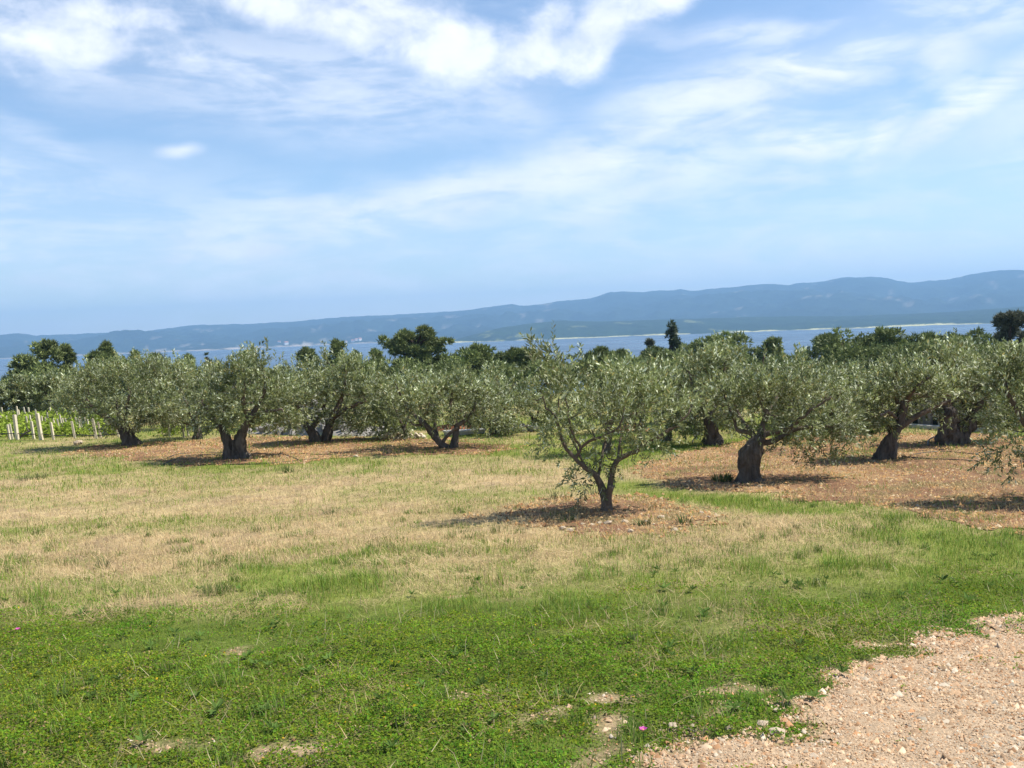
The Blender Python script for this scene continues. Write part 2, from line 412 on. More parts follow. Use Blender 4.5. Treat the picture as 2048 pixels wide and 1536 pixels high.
def sheet(name, x0, x1, y0, y1, res, fn, colfn, material, dz=.004):
    xs = np.arange(x0, x1, res); ys = np.arange(y0, y1, res)
    X, Y = np.meshgrid(xs, ys); n = len(xs)
    X = X+res*.5*(fbm(X*9, Y*9, 2, 71)-.5); Y = Y+res*.5*(fbm(X*9, Y*9, 2, 72)-.5)
    m = fn(X, Y)
    # sit on the coarse ground surface exactly
    ci = np.clip(np.searchsorted(gx, X)-1, 0, nx-2); ri = np.clip(np.searchsorted(gy, Y)-1, 0, ny-2)
    tx = (X-gx[ci])/(gx[ci+1]-gx[ci]); ty = (Y-gy[ri])/(gy[ri+1]-gy[ri])
    z4 = [Zg[ri, ci], Zg[ri, ci+1], Zg[ri+1, ci], Zg[ri+1, ci+1]]
    Zs = (z4[0]*(1-tx)+z4[1]*tx)*(1-ty)+(z4[2]*(1-tx)+z4[3]*tx)*ty
    lift = sstep(0, -.3, m)
    Zs = Zs+dz+.006*lift+ .012*lift*fbm(X*8, Y*8, 3, 73)
    a, bb = np.meshgrid(np.arange(len(ys)-1), np.arange(n-1), indexing='ij'); q = (a*n+bb).ravel()
    Fq = np.stack([q, q+1, q+n+1, q+n], -1)
    keep = (m.ravel()[Fq] < 0).all(1); Fq = Fq[keep]
    u, invx = np.unique(Fq, return_inverse=True); V = np.stack([X, Y, Zs], -1).reshape(-1, 3)[u]
    me = mk_mesh(name, V, invx.reshape(-1, 4), material, colfn(V[:, 0], V[:, 1]), True)
    return tag(link(name, me), kind='structure')
M_gravel = mat('gravel_base', attr=True, rough=.95, var=.4, vscale=60, bump=1.0, bscale=90, bdist=.012, spec=.15, detail=8)
def gravel_col(x, y):
    pale = sstep(.6, 2.4, -poly_sd(x, y, TRACK))[:, None]
    c = np.array([.42, .305, .195])*(1-pale)+np.array([.43, .37, .29])*pale
    return c*(.72+.55*fbm(x*9, y*9, 4, 81)[:, None])
M_soil = mat('orchard_soil', attr=True, rough=.95, var=.35, vscale=30, bump=1.0, bscale=40, bdist=.03, spec=.1, detail=8)
def soil_col(x, y):
    t = fbm(x*1.1, y*1.1, 4, 83)[:, None]; t = np.clip((t-.3)/.4, 0, 1)
    c = np.array([.20, .108, .062])*(1-t)+np.array([.32, .205, .11])*t
    gr = sstep(.52, .70, fbm(x*1.6+9, y*1.6, 4, 84))[:, None]*.5
    c = c*(1-gr)+np.array([.15, .145, .05])*gr
    return c*(.7+.6*fbm(x*6, y*6, 3, 85)[:, None])
sheet('gravel_track', -1.6, 9, 2.2, 9.2, .05, z_track, gravel_col, M_gravel)
sheet('orchard_soil', -16, 16, 9.5, 34, .10, z_soil, soil_col, M_soil)

def soft_ground(x, y): return height(x, y)

# ------------------------------------------------------------------ sea, far shores
def water_mat():
    m = bpy.data.materials.new('sea_water'); m.use_nodes = True; nt = m.node_tree; N = nt.nodes; L = nt.links
    p = N['Principled BSDF']; p.inputs['Base Color'].default_value = (.035, .06, .09, 1); p.inputs['Roughness'].default_value = .28
    p.inputs['IOR'].default_value = 1.33
    tc = N.new('ShaderNodeTexCoord')
    mp = N.new('ShaderNodeMapping'); mp.inputs['Scale'].default_value = (.03, .05, .03); L.new(tc.outputs['Object'], mp.inputs[0])
    t = N.new('ShaderNodeTexNoise'); t.inputs['Scale'].default_value = 3; t.inputs['Detail'].default_value = 8; L.new(mp.outputs[0], t.inputs['Vector'])
    b = N.new('ShaderNodeBump'); b.inputs['Strength'].default_value = .6; b.inputs['Distance'].default_value = 2.2
    L.new(t.outputs['Fac'], b.inputs['Height']); L.new(b.outputs[0], p.inputs['Normal'])
    t2 = N.new('ShaderNodeTexNoise'); t2.inputs['Scale'].default_value = .12; t2.inputs['Detail'].default_value = 5; L.new(mp.outputs[0], t2.inputs['Vector'])
    mr = N.new('ShaderNodeMapRange'); mr.inputs[1].default_value = .3; mr.inputs[2].default_value = .7; mr.inputs[3].default_value = .2; mr.inputs[4].default_value = .42
    L.new(t2.outputs['Fac'], mr.inputs[0]); L.new(mr.outputs[0], p.inputs['Roughness'])
    return m
sx = np.linspace(-8400, 8400, 15); sy = np.linspace(250, 11300, 15)
X, Y = np.meshgrid(sx, sy); n = 15
a, bb = np.meshgrid(np.arange(14), np.arange(14), indexing='ij'); q = (a*n+bb).ravel()
tag(link('sea', mk_mesh('sea', np.stack([X, Y, np.full_like(X, SEA)], -1).reshape(-1, 3), np.stack([q, q+1, q+n+1, q+n], -1), water_mat())), kind='structure')

def shore(name, ridge, shore_d, crest_d, back_d, cols, foot, rows, gully, seed, material, rock_w):
    """ridge: skyline (px,py); shore_d/crest_d: distance as function of px"""
    rp = np.array(ridge, float); V = []; Cc = []
    vs = np.concatenate([np.linspace(0, 1, rows), 1+np.linspace(0, 1, 9)[1:]])
    for px in cols:
        py = np.interp(px, rp[:, 0], rp[:, 1])
        d = pray(px, py); hd = math.hypot(d[0], d[1]); ux, uy = d[0]/hd, d[1]/hd
        sdist, cdist, bd = shore_d(px), crest_d(px), back_d
        zt = EYE+cdist*d[2]/hd
        for v in vs:
            if v <= 1:
                dist = sdist+(cdist-sdist)*v
                w = foot(v)
            else:
                dist = cdist+(bd-cdist)*(v-1); w = 1-(v-1)*1.05
            x, y = ux*dist, uy*dist
            V.append((x, y, SEA-4+(zt-SEA+4)*w)); Cc.append(v)
    V = np.array(V); vv = np.array(Cc); nv = len(vs)
    x, y = V[:, 0], V[:, 1]
    env = np.where(vv < 1, np.sin(np.clip(vv, 0, 1)*math.pi), 0)
    rel = (V[:, 2]-SEA)
    V[:, 2] += env*gully*(fbm(x/700, y/500, 5, seed)-.5)*2
    V[:, 2] += env*gully*.55*(np.abs(fbm(x/230+3, y/330, 4, seed+11)-.5)*-4+.5)
    V[:, 2] += (rel > 4)*np.minimum(rel, 60)/60*gully*.06*(fbm(x/45, y/45, 3, seed+5)-.5)*2
    rel = V[:, 2]-SEA
    f = fbm(x/120, y/120, 5, seed+2); rockn = fbm(x/110+4, y/300, 5, seed+3)
    c = np.array([.021, .034, .018])*(.6+.8*f[:, None])
    rk = sstep(.70, .76, rockn)[:, None]*.5
    c = c*(1-rk)+np.array([.28, .25, .2])*rk
    sh = (1-sstep(rock_w*.5, rock_w, rel+rock_w*2.6*(fbm(x/130, y/130, 4, seed+8)-.42)))[:, None]
    c = c*(1-sh*.85)+np.array([.50, .42, .33])*sh*.85
    if name == 'near_headland': c = c*np.array([.85, 1.0, .45])+sh*np.array([.14, .11, .1])
    nc = len(cols)
    a, bb = np.meshgrid(np.arange(nc-1), np.arange(nv-1), indexing='ij'); q = (a*nv+bb).ravel()
    me = mk_mesh(name, V, np.stack([q, q+nv, q+nv+1, q+1], -1), material, c, True)
    o = tag(link(name, me), kind='structure')
    return V.reshape(nc, nv, 3)
M_forest = mat('hill_forest', attr=True, rough=.95, var=.45, vscale=.035, bump=1.0, bscale=.06, bdist=14, spec=.05, detail=10)
RIDGE = [(-900,700),(-300,684),(0,670),(37,666),(73,671),(220,665),(293,662),(390,650),(488,648),(586,643),(684,634),(781,630),(928,621),(1000,611),(1023,608),(1041,612),(1067,610),(1077,608),(1097,606),(1113,602),(1154,600),(1184,596),(1220,584),(1256,583),(1287,585),(1307,581),(1345,581),(1361,578),(1380,582),(1399,581),(1409,578),(1461,575),(1512,569),(1542,568),(1578,570),(1594,566),(1640,564),(1686,554),(1716,555),(1742,553),(1773,556),(1803,563),(1819,565),(1844,563),(1896,559),(1947,548),(1998,540),(2048,540),(2300,548),(2900,560)]
isl = shore('far_island', RIDGE, lambda px: np.interp(px, [-900, 300, 900, 2900], [7000, 5900, 5400, 5200])+160*math.sin(px*.011)+90*math.sin(px*.037+1), lambda px: 8600, 10400,
            np.arange(-900, 2901, 7), lambda v: .55*v**.8+.45*v**1.6, 46, 95, 101, M_forest, 7)
NEAR = [(855,694),(880,688),(905,680),(950,668),(1000,656),(1050,648),(1120,641),(1200,643),(1300,640),(1400,637),(1500,634),(1600,632),(1700,632),(1800,628),(1900,624),(2048,613),(2300,604),(2900,592)]
hd_ = shore('near_headland', NEAR, lambda px: np.interp(px, [850, 1000, 1500, 2048, 2900], [4350, 4150, 3950, 3800, 3700])+45*math.sin(px*.021)+30*math.sin(px*.06+2)+18*math.sin(px*.17), lambda px: np.interp(px, [850, 1100, 2900], [4400, 4850, 4900]), 5150,
            np.arange(850, 2901, 4), lambda v: v**.75, 34, 22, 131, mat('headland_forest', attr=True, rough=.95, var=.5, vscale=.06, bump=1.0, bscale=.1, bdist=7, spec=.05, detail=10), 4.5)

# ------------------------------------------------------------------ builders: plants
LEAFC = np.array([[.16, .185, .062], [.20, .228, .088], [.265, .295, .145], [.105, .125, .042], [.60, .63, .45], [.29, .25, .09]])
LEAFP = np.array([.24, .25, .21, .13, .115, .055])
def leaf_quads(P, D, Nn, Ln, Wd):
    Sx = norm(np.cross(D, Nn)); Nn = np.cross(Sx, D)
    mid = P+D*(Ln*.45)[:, None]+Nn*(Ln*.05)[:, None]
    V = np.stack([P, mid-Sx*(Wd/2)[:, None], P+D*Ln[:, None], mid+Sx*(Wd/2)[:, None]], 1).reshape(-1, 3)
    k = np.arange(len(P))[:, None]*4
    return V, k+np.array([[0, 1, 2, 3]])
def sample_blobs(B, n, shell):
    B = np.asarray(B, float); w = (B[:, 3]*B[:, 4]*B[:, 5])**.75*B[:, 6]; idx = rng.choice(len(B), n, p=w/w.sum())
    d = norm(rng.normal(size=(n, 3))); r = rng.uniform(0, 1, n)**shell
    b = B[idx]
    P = b[:, :3]+d*r[:, None]*b[:, 3:6]
    return P, norm(d*b[:, 3:6].max()/b[:, 3:6]*1.0)

def olive(base, trunk, limbs, blobs, label, density=1.0, leaf=(.11, .034), per=12, seed=0, group='olive trees in the grove', depth=None, name='olive_tree'):
    global rng
    rng = np.random.default_rng(1000+seed)
    bp = G(*base)
    if bp[1] > 52:                       # seat it on the rim of the field
        k_ = 50/bp[1]; bp = np.array([bp[0]*k_, 50.0, float(height(bp[0]*k_, 50.0))])
    dep = float((bp-np.array([0, 0, EYE]))@f0); sc = dep/F
    root = empty(name, bp); tag(root, label, 'tree', group)
    # azimuthal frame: the traced profile stands in the plane facing the camera
    def loc(px, py, yd=0.0):
        dx = (px-base[0])*sc; dy = -(py-base[1])*sc
        return np.array([dx*cr[0]+dy*cu[0], yd, (dx*cr[2]+dy*cu[2])/math.cos(PITCH)])
    def line(L):
        out = []
        wob = rng.uniform(-.5, .5)
        for i, q in enumerate(L):
            yd = q[3] if len(q) > 3 else wob*.12*i
            p = loc(q[0], q[1], yd); out.append([*p, q[2]*sc/2])
        return np.array(out)
    tm = MB()
    for k, L in enumerate(trunk):
        A = line(L); A[0, 2] -= .06
        c = catmull(A, .045); s = 18
        c[:, 3] = np.maximum(c[:, 3], .01)
        tm.add(*tube(c[:, :3], c[:, 3]*(.76 if seed == 1 else .74), s, .28 if seed == 1 else .62, seed*3+k))
    tr = link('trunk', tm.mesh('trunk', M_branch if seed == 1 else M_bark, True), root)
    nodes = []; nr = []
    bm = MB()
    for k, L in enumerate(limbs):
        A = line(L); c = catmull(A, .06); c[:, 3] = np.maximum(c[:, 3]*(.74 if seed == 1 else 1), .004)
        c[:, :3] += .012*(rng.normal(size=(len(c), 3)))*np.linspace(0, 1, len(c))[:, None]
        bm.add(*tube(c[:, :3], c[:, 3], 7, .22, seed+k))
        nodes.append(c[len(c)//4:, :3]); nr.append(c[len(c)//4:, 3])
    if not limbs:
        A = line(trunk[0]); nodes.append(A[-2:, :3]); nr.append(A[-2:, 3])
    nodes = np.concatenate(nodes); nr = np.concatenate(nr)
    B = []
    for b in blobs:
        cx, cy, rx, ry = b[:4]; yd = b[4] if len(b) > 4 else 0; wt = b[5] if len(b) > 5 else 1
        p = loc(cx, cy+(4 if seed == 1 else 6), yd)
        B.append([*p, rx*sc, (depth or 1.0)*max(rx, ry)*sc*.95, ry*sc, wt])
    B = np.array(B)
    vol = (4.19*B[:, 3]*B[:, 4]*B[:, 5]).sum()
    area = (math.pi*B[:, 3]*B[:, 5]).sum()
    def grow(n, r_t, seg, lim):
        nonlocal nodes, nr
        T, _ = sample_blobs(B, n, .40)
        T = T[np.argsort([((nodes-t)**2).sum(1).min() for t in T])]
        for t in T:
            v = t-nodes; dd = np.linalg.norm(v, axis=1)+.8*np.maximum(0, -v[:, 2])
            j = dd.argmin(); L = np.linalg.norm(t-nodes[j])
            if L < .08 or L > lim: continue
            a = nodes[j]; side = rng.normal(size=3)*.12*L; side[2] -= .05*L
            s = np.linspace(0, 1, max(3, int(L/.2)+2))[:, None]
            P = a*(1-s)+t*s+side*np.sin(s*math.pi)+np.array([0, 0, 1])*(-.12*L*np.sin(s*math.pi))
            P[1:] += rng.normal(size=P[1:].shape)*.012
            ra = min(nr[j]*.7, r_t*(1+1.2*L)); rr = np.linspace(ra, r_t*.35, len(P))
            bm.add(*tube(P, rr, seg, 0, 0, False))
            nodes = np.vstack([nodes, P[1:]]); nr = np.concatenate([nr, rr[1:]])
    grow(int(18+14*area**.5*density), .012, 5, 2.2)
    grow(int(70+40*area**.5*density), .0055, 3, 1.2)
    link('branches', bm.mesh('branches', M_branch, True), tr)
    # leafy shoots
    ns = int(92*area*density+130)
    nC = int(6.5*area+14)
    Pc, Oc = sample_blobs(B, nC, .40); cw = rng.uniform(.5, 1.5, nC); ck = rng.choice(nC, ns, p=cw/cw.sum())
    P = Pc[ck]+rng.normal(size=(ns, 3))*np.array([.14, .14, .10]); O = norm(Oc[ck]+.8*norm(P-Pc[ck]))
    loose = rng.random(ns) < .22; Pl, Ol = sample_blobs(B, ns, .36); P = np.where(loose[:, None], Pl, P); O = np.where(loose[:, None], Ol, O)
    ctone = rng.uniform(.68, 1.32, nC)[ck]
    zmid = (B[:, 2]*B[:, 3]*B[:, 5]).sum()/(B[:, 3]*B[:, 5]).sum()
    up = np.array([0, 0, 1.0])
    low = sstep(zmid, zmid-.5, P[:, 2])[:, None]
    D = norm(O*.55+up*(.85-1.15*low)+rng.normal(size=(ns, 3))*.42)
    lng = rng.random(ns) < .16*sstep(zmid-.1, zmid+.5, P[:, 2])
    D = np.where(lng[:, None], norm(up+rng.normal(size=(ns, 3))*.2), D); Ls = rng.uniform(.16, .34, ns)*(1+(.8 if seed == 1 else .4)*lng)
    sm = MB()
    m = per
    t = (np.arange(m)+rng.uniform(0, .6, (ns, m)))/m
    bend = np.array([0, 0, -.10])
    pos = P[:, None]+D[:, None]*(Ls[:, None]*t)[..., None]+bend*(t**2*Ls[:, None])[..., None]
    pos = pos.reshape(-1, 3); DD = np.repeat(D, m, 0)
    rv = norm(rng.normal(size=pos.shape)); pr = norm(rv-DD*(rv*DD).sum(1, keepdims=True))
    tt = t.ravel()
    ld = norm(DD*(.55+.5*tt)[:, None]+pr*.8+up*.12)
    ln = 1.1*leaf[0]*rng.uniform(.5, 1.35, len(pos))*(1.1-.35*tt); wd = 1.1*leaf[1]*rng.uniform(.75, 1.2, len(pos))
    V, Fq = leaf_quads(pos, ld, norm(rng.normal(size=pos.shape)+up*.6), ln, wd)
    ci = rng.choice(len(LEAFC), len(pos), p=LEAFP)
    sh = (rng.uniform(.85, 1.15, ns)*ctone).repeat(m)
    cc = 1.12*LEAFC[ci]*(sh*rng.uniform(.85, 1.15, len(pos)))[:, None]
    new = (tt > .75)[:, None]*np.array([.035, .045, .018])
    me = mk_mesh('crown', V, Fq, M_leaf, np.repeat(cc+new, 4, 0))
    cr_ = link('crown', me, root); cr_['kind'] = 'stuff'
    return root

# ------------------------------------------------------------------ the olive grove
olive((1213,1022), [[(1215,1026,38),(1213,1010,27),(1210,995,24),(1206,982,22),(1200,966,18),(1194,955,15)], [(1214,1000,22),(1217,985,18),(1221,970,17)]],
      [[(1200,966,17),(1188,947,15),(1172,936,13),(1153,920,12),(1133,897,10),(1122,874,9),(1110,831,7),(1092,815,5),(1080,780,3)],
       [(1150,917,9),(1160,895,8),(1148,874,7),(1138,848,6),(1135,825,4),(1130,790,3)],
       [(1160,896,8),(1178,879,8,-.1),(1196,871,7,-.2),(1214,861,6,-.3),(1235,840,5,-.4),(1240,800,3,-.4)],
       [(1219,978,17),(1226,937,15),(1239,917,14),(1272,902,12),(1295,884,11),(1328,864,9),(1351,851,7),(1380,820,4)],
       [(1278,898,9),(1285,879,9),(1270,856,7),(1267,838,6),(1275,800,4),(1280,760,2)],
       [(1196,956,9),(1204,925,7,.2),(1214,894,6,.4),(1220,850,4,.5),(1210,790,3,.5)],
       [(1237,917,7,.1),(1245,880,6,.3),(1262,846,5,.5),(1300,800,3,.6)],
       [(1172,936,7,.1),(1150,890,6,.4),(1125,840,5,.6),(1120,780,3,.6)]],
      [(1215,818,122,52,0,1.0),(1110,785,56,54),(1080,722,24,38,0,.9),(1108,728,20,34,0,.9),(1165,735,26,28,0,.8),(1315,798,62,46),(1250,762,55,28),(1345,838,40,30),(1205,862,60,26,-.2,.8),(1160,928,38,26,0,.6),(1125,875,38,40,0,.8),(1290,850,45,30,0,.8),(1185,905,40,28,0,.6),(1310,870,40,22,0,.6),(1180,958,22,16,0,.5)],
      'young olive tree with slender forked trunk on small mound in the grass', 1.25, (.082, .023), 15, 1)
olive((1497,964), [[(1498,970,92),(1496,957,60),(1495,943,46),(1495,925,46),(1499,905,46),(1508,888,36),(1517,873,25),(1520,864,17)], [(1484,967,30,-.08),(1487,940,24,-.06),(1484,918,30),(1486,900,26),(1491,889,12)], [(1516,967,28,-.08),(1510,945,18,-.1),(1511,922,18,-.05),(1518,895,18)]],
      [[(1520,866,15),(1526,845,12),(1533,828,10),(1528,815,9),(1523,800,8),(1518,786,7),(1525,750,5),(1532,700,3)],
       [(1514,884,16),(1532,884,13),(1545,880,11),(1562,870,10),(1590,856,8),(1630,850,6),(1670,850,3)],
       [(1519,872,12),(1535,866,11),(1553,862,10),(1575,850,8,-.2),(1600,820,6,-.4),(1640,790,3,-.5)],
       [(1511,880,11),(1500,866,9),(1480,862,8),(1473,855,7),(1471,842,6),(1460,815,4),(1450,780,3)],
       [(1512,878,10),(1503,860,8,.2),(1496,848,7,.4),(1485,815,5,.7),(1480,770,3,.8)],
       [(1519,872,9,.1),(1545,840,7,.5),(1580,800,5,.9),(1600,760,3,1)]],
      [(1530,785,105,62,0,1.1),(1480,785,62,50),(1536,722,46,38,0,.8),(1640,812,80,62),(1655,872,46,30),(1600,762,70,45),(1640,905,22,18,-.2,.7),(1452,800,38,36),(1690,835,36,48,0,.9),(1585,872,44,22,0,.8),(1600,835,60,34,0,1.0),(1500,838,50,24,0,.6),(1415,815,30,36,0,.7)],
      'old olive tree with thick dark gnarled trunk standing on reddish soil', 1.15, (.088, .025), 14, 2)
olive((1765,919), [[(1763,922,56),(1768,905,42),(1776,885,32),(1785,862,22),(1792,842,20),(1796,820,20),(1797,803,19)], [(1772,922,26,-.08),(1783,900,18,-.1),(1790,885,14)], [(1781,862,15),(1775,850,11),(1769,843,5)]],
      [[(1797,806,17),(1791,790,13),(1784,772,9),(1790,745,5),(1800,720,3)], [(1797,806,16),(1810,798,14),(1838,790,11),(1870,786,9),(1897,790,6)],
       [(1786,860,16),(1802,851,13),(1819,838,12),(1844,824,10),(1860,816,9),(1895,800,6)], [(1793,796,9),(1770,775,7,.3),(1745,770,5,.5),(1720,780,3,.5)],
       [(1803,800,9,-.1),(1815,770,7,-.4),(1840,745,4,-.5)], [(1792,840,8,-.1),(1760,820,6,-.4),(1735,825,4,-.6)]],
      [(1800,762,82,40,0,1.1),(1755,778,58,40),(1850,768,70,40),(1885,805,42,26,0,.7),(1735,828,46,32,0,.8),(1830,735,60,26),(1715,800,36,44,0,.9),(1780,735,40,25,0,.8),(1750,850,36,22,0,.7),(1840,815,44,22,0,.7)],
      'olive tree with reddish leaning trunk right of the dark gnarled one', 1.1, (.095, .027), 13, 3)
olive((1905,889), [[(1893,893,60),(1893,875,50),(1890,852,44),(1891,832,38),(1892,815,26)], [(1915,892,50,.05),(1926,872,38,.05),(1938,852,30,.05),(1944,836,24,.05),(1950,820,15,.05)], [(1934,893,14),(1936,887,12),(1944,897,5)], [(1907,892,40,-.1),(1908,870,28,-.12),(1906,850,20,-.1)]],
      [[(1892,820,20),(1880,795,14),(1862,772,9),(1850,750,4)], [(1892,820,18),(1905,790,12,.2),(1915,755,8,.3),(1920,720,4,.3)], [(1948,826,16),(1962,800,11),(1978,770,7),(1990,740,3)], [(1946,830,10),(1930,800,8,.4),(1935,760,5,.6)]],
      [(1900,765,82,58,0,1.1),(1950,755,70,58),(1978,815,46,36,0,.9),(1850,785,40,30),(1912,712,60,26),(1990,730,40,40,0,.8),(1985,848,40,30,0,.9),(1925,812,50,26,0,.8)],
      'wide multi-stemmed old olive tree with black trunk near low kerb', 1.1, (.105, .031), 12, 4)
olive((2128,1000), [[(2128,1006,92),(2124,980,66),(2114,945,54),(2104,918,40),(2098,900,26)], [(2140,1004,40),(2142,960,36),(2138,920,30)]],
      [[(2100,905,26),(2072,880,18),(2044,845,13),(2015,800,9),(1995,750,4)], [(2104,915,24),(2128,860,18),(2110,790,12),(2090,730,5)], [(2072,880,12),(2040,892,9,-.3),(2010,915,5,-.5)], [(2100,905,18),(2150,850,14,.4),(2190,800,8,.6)], [(2090,890,12),(2060,830,10,-.5),(2040,780,5,-.8)]],
      [(2075,790,110,88,0,1.1),(2015,785,52,75),(2014,872,42,50),(2012,928,32,26,0,.8),(2150,800,110,100),(2020,725,46,32),(2080,720,60,36)],
      'olive tree cut by the right edge with foliage hanging near the soil', 1.15, (.082, .024), 15, 5)
olive((1425,889), [[(1427,892,66),(1424,878,42),(1421,860,34),(1417,842,30),(1413,826,20)], [(1438,892,22,-.1),(1434,878,16,-.1),(1430,862,12)]],
      [[(1414,832,17),(1400,802,11),(1385,770,6),(1375,740,3)], [(1416,836,15),(1432,800,10),(1442,760,6),(1445,725,3)], [(1414,832,10),(1380,810,8,.4),(1350,790,4,.5)]],
      [(1410,780,85,60,0,1.1),(1380,742,50,36),(1450,762,50,42),(1352,790,42,42),(1430,712,46,24),(1395,838,46,24,0,.8),(1460,822,36,34,0,.9),(1350,835,36,28,0,.8)],
      'olive tree with short dark stump-like trunk and curved hose at its foot', 1.1, (.105, .031), 12, 6)
olive((1211,907), [[(1211,910,30),(1214,890,19),(1216,870,15),(1213,850,13)]], [[(1214,855,12),(1195,820,8),(1180,780,4)], [(1214,860,11),(1235,820,8),(1250,785,4)]],
      [(1215,800,62,40),(1170,800,40,32),(1255,795,40,36)], 'olive tree whose pale thin trunk shows behind the young mound tree', .9, (.105, .031), 12, 7)
olive((1336,880), [[(1336,882,27),(1335,864,19),(1337,846,16),(1335,832,13)]], [[(1336,838,11),(1315,810,7),(1300,780,4)], [(1336,838,10),(1360,805,7),(1370,775,4)]],
      [(1330,788,75,50),(1300,760,45,35),(1370,770,45,40)], 'distant olive tree with narrow dark trunk between the young tree and stump trunk', .9, (.115, .035), 12, 8)
olive((1283,864), [[(1283,866,20),(1282,848,14),(1284,834,12)]], [[(1283,838,10),(1265,810,6),(1255,785,3)], [(1283,838,9),(1300,810,6),(1310,785,3)]],
      [(1280,785,62,42),(1250,765,40,30)], 'small far olive tree before the reddish soil bank', .85, (.115, .035), 12, 9)
olive((893,897), [[(898,899,34),(885,890,19),(875,878,16),(866,866,14),(855,850,13),(841,840,11)], [(904,899,30),(909,886,19),(911,870,16),(914,856,14),(912,846,11)], [(876,882,12,.15),(870,858,10,.2),(866,838,9,.2)]],
      [[(843,842,10),(825,828,9),(815,812,7),(800,788,5),(790,765,3)], [(867,842,8,.2),(865,820,8,.2),(862,800,6,.2),(870,770,3,.2)], [(912,848,10),(904,832,8),(900,815,7),(905,780,4)], [(913,852,9),(930,841,8),(944,826,7),(950,808,5),(965,780,3)], [(885,884,8,-.05),(898,868,7,-.1),(914,855,7,-.1)], [(850,846,7),(832,848,5,-.2),(815,835,3,-.3)]],
      [(880,788,102,42,0,1.1),(800,800,42,42),(968,800,66,50),(850,764,60,24),(960,765,60,24),(1008,822,38,36,0,.8),(792,768,40,24)],
      'low spreading olive tree with two splayed stems on an orange soil ring', 1.1, (.105, .031), 12, 10)
olive((640,883), [[(634,886,40),(628,870,27),(621,857,20),(612,846,13)], [(648,886,30),(654,866,22),(659,848,18),(664,832,14)], [(641,886,26,-.1),(636,872,16,-.12)]],
      [[(615,850,12),(600,825,9),(590,795,5)], [(622,858,11),(640,830,8,.3),(650,790,5,.4)], [(662,838,14),(680,805,10),(690,760,6),(690,720,3)], [(662,838,12),(700,815,9,-.2),(735,800,5,-.3)]],
      [(680,780,95,62,0,1.1),(620,765,60,48),(742,812,54,48),(690,722,44,28),(600,805,38,32),(720,762,66,46),(770,840,28,30,0,.9),(700,832,50,24,0,.9),(610,832,34,20,0,.7)],
      'olive tree with V-shaped trunk before the grey stone heap', 1.1, (.105, .031), 12, 11)
olive((472,917), [[(462,921,40),(459,900,27),(455,880,23),(449,862,19),(438,848,14)], [(490,921,40),(485,900,27),(484,878,24),(490,858,22),(499,842,18),(508,828,13)], [(474,921,30,-.1),(472,900,17,-.12),(470,880,11,-.08)], [(480,920,26,.1),(476,890,22,.1),(474,870,14,.1)]],
      [[(442,852,12),(424,832,9),(410,805,5)], [(440,850,10),(445,820,8,.3),(440,780,5,.4)], [(504,834,13),(520,806,9),(535,770,6),(530,730,3)], [(500,840,12),(495,805,9,-.3),(500,760,5,-.4)], [(506,832,10),(540,822,8,-.2),(570,815,4,-.3)]],
      [(500,782,108,56,0,1.1),(430,800,56,48),(560,790,60,56),(512,738,58,34),(412,838,26,26,0,.8),(580,832,32,26,0,.9),(452,752,48,32),(540,822,44,26,0,.8),(425,826,40,26,0,.8)],
      'large olive tree with thick twin trunk, biggest in the left soil patch', 1.15, (.105, .031), 12, 12)
olive((395,878), [[(396,880,26),(394,862,18),(391,846,15),(388,834,12)]], [[(392,850,8),(370,846,6),(352,846,3)], [(389,838,10),(375,810,7),(365,780,4)], [(389,838,9),(405,805,6),(410,775,3)]],
      [(372,790,66,52),(350,826,38,26),(380,742,50,28)], 'olive tree with slim trunk half hidden behind the thick twin-trunked one', .95, (.115, .035), 12, 13)
olive((262,890), [[(264,894,60),(260,880,38),(252,866,28),(243,856,18)], [(272,893,26),(268,878,18,-.1),(262,865,12,-.1)], [(252,893,26,.08),(250,878,18,.08),(246,866,12,.05)]],
      [[(247,860,16),(232,846,13),(212,832,10),(195,820,8),(178,798,5)], [(262,870,13),(252,852,10),(240,835,8),(232,800,5)], [(262,868,12),(280,840,9,.2),(300,800,6,.3)], [(255,858,9),(262,820,7,-.4),(280,780,4,-.6)]],
      [(250,790,112,58,0,1.1),(170,786,56,42),(332,800,68,52),(270,738,80,30),(182,752,60,28),(322,742,48,26),(130,795,28,24,0,.8),(300,828,56,26,0,.9)],
      'broad olive tree with leaning trunk beside the vineyard posts', 1.1, (.105, .031), 12, 14)
olive((985,871), [[(985,873,22),(983,858,15),(988,844,12)]], [[(986,848,9),(965,820,6),(955,790,3)], [(987,846,9),(1010,815,6),(1020,780,3)]],
      [(1010,800,60,50),(960,800,42,40),(1030,775,40,30),(1000,845,38,20,0,.6)], 'bushy olive tree behind grass, left of the young mound tree', .9, (.115, .035), 12, 15)
olive((814,877), [[(815,879,13),(812,866,9),(806,852,8)]], [[(808,856,7),(795,830,5),(785,800,3)], [(808,856,6),(820,825,4),(830,795,3)]],
      [(795,818,44,42),(770,850,22,24,0,.6)], 'small thin-stemmed olive beside the pale low wall', .9, (.115, .035), 12, 16)
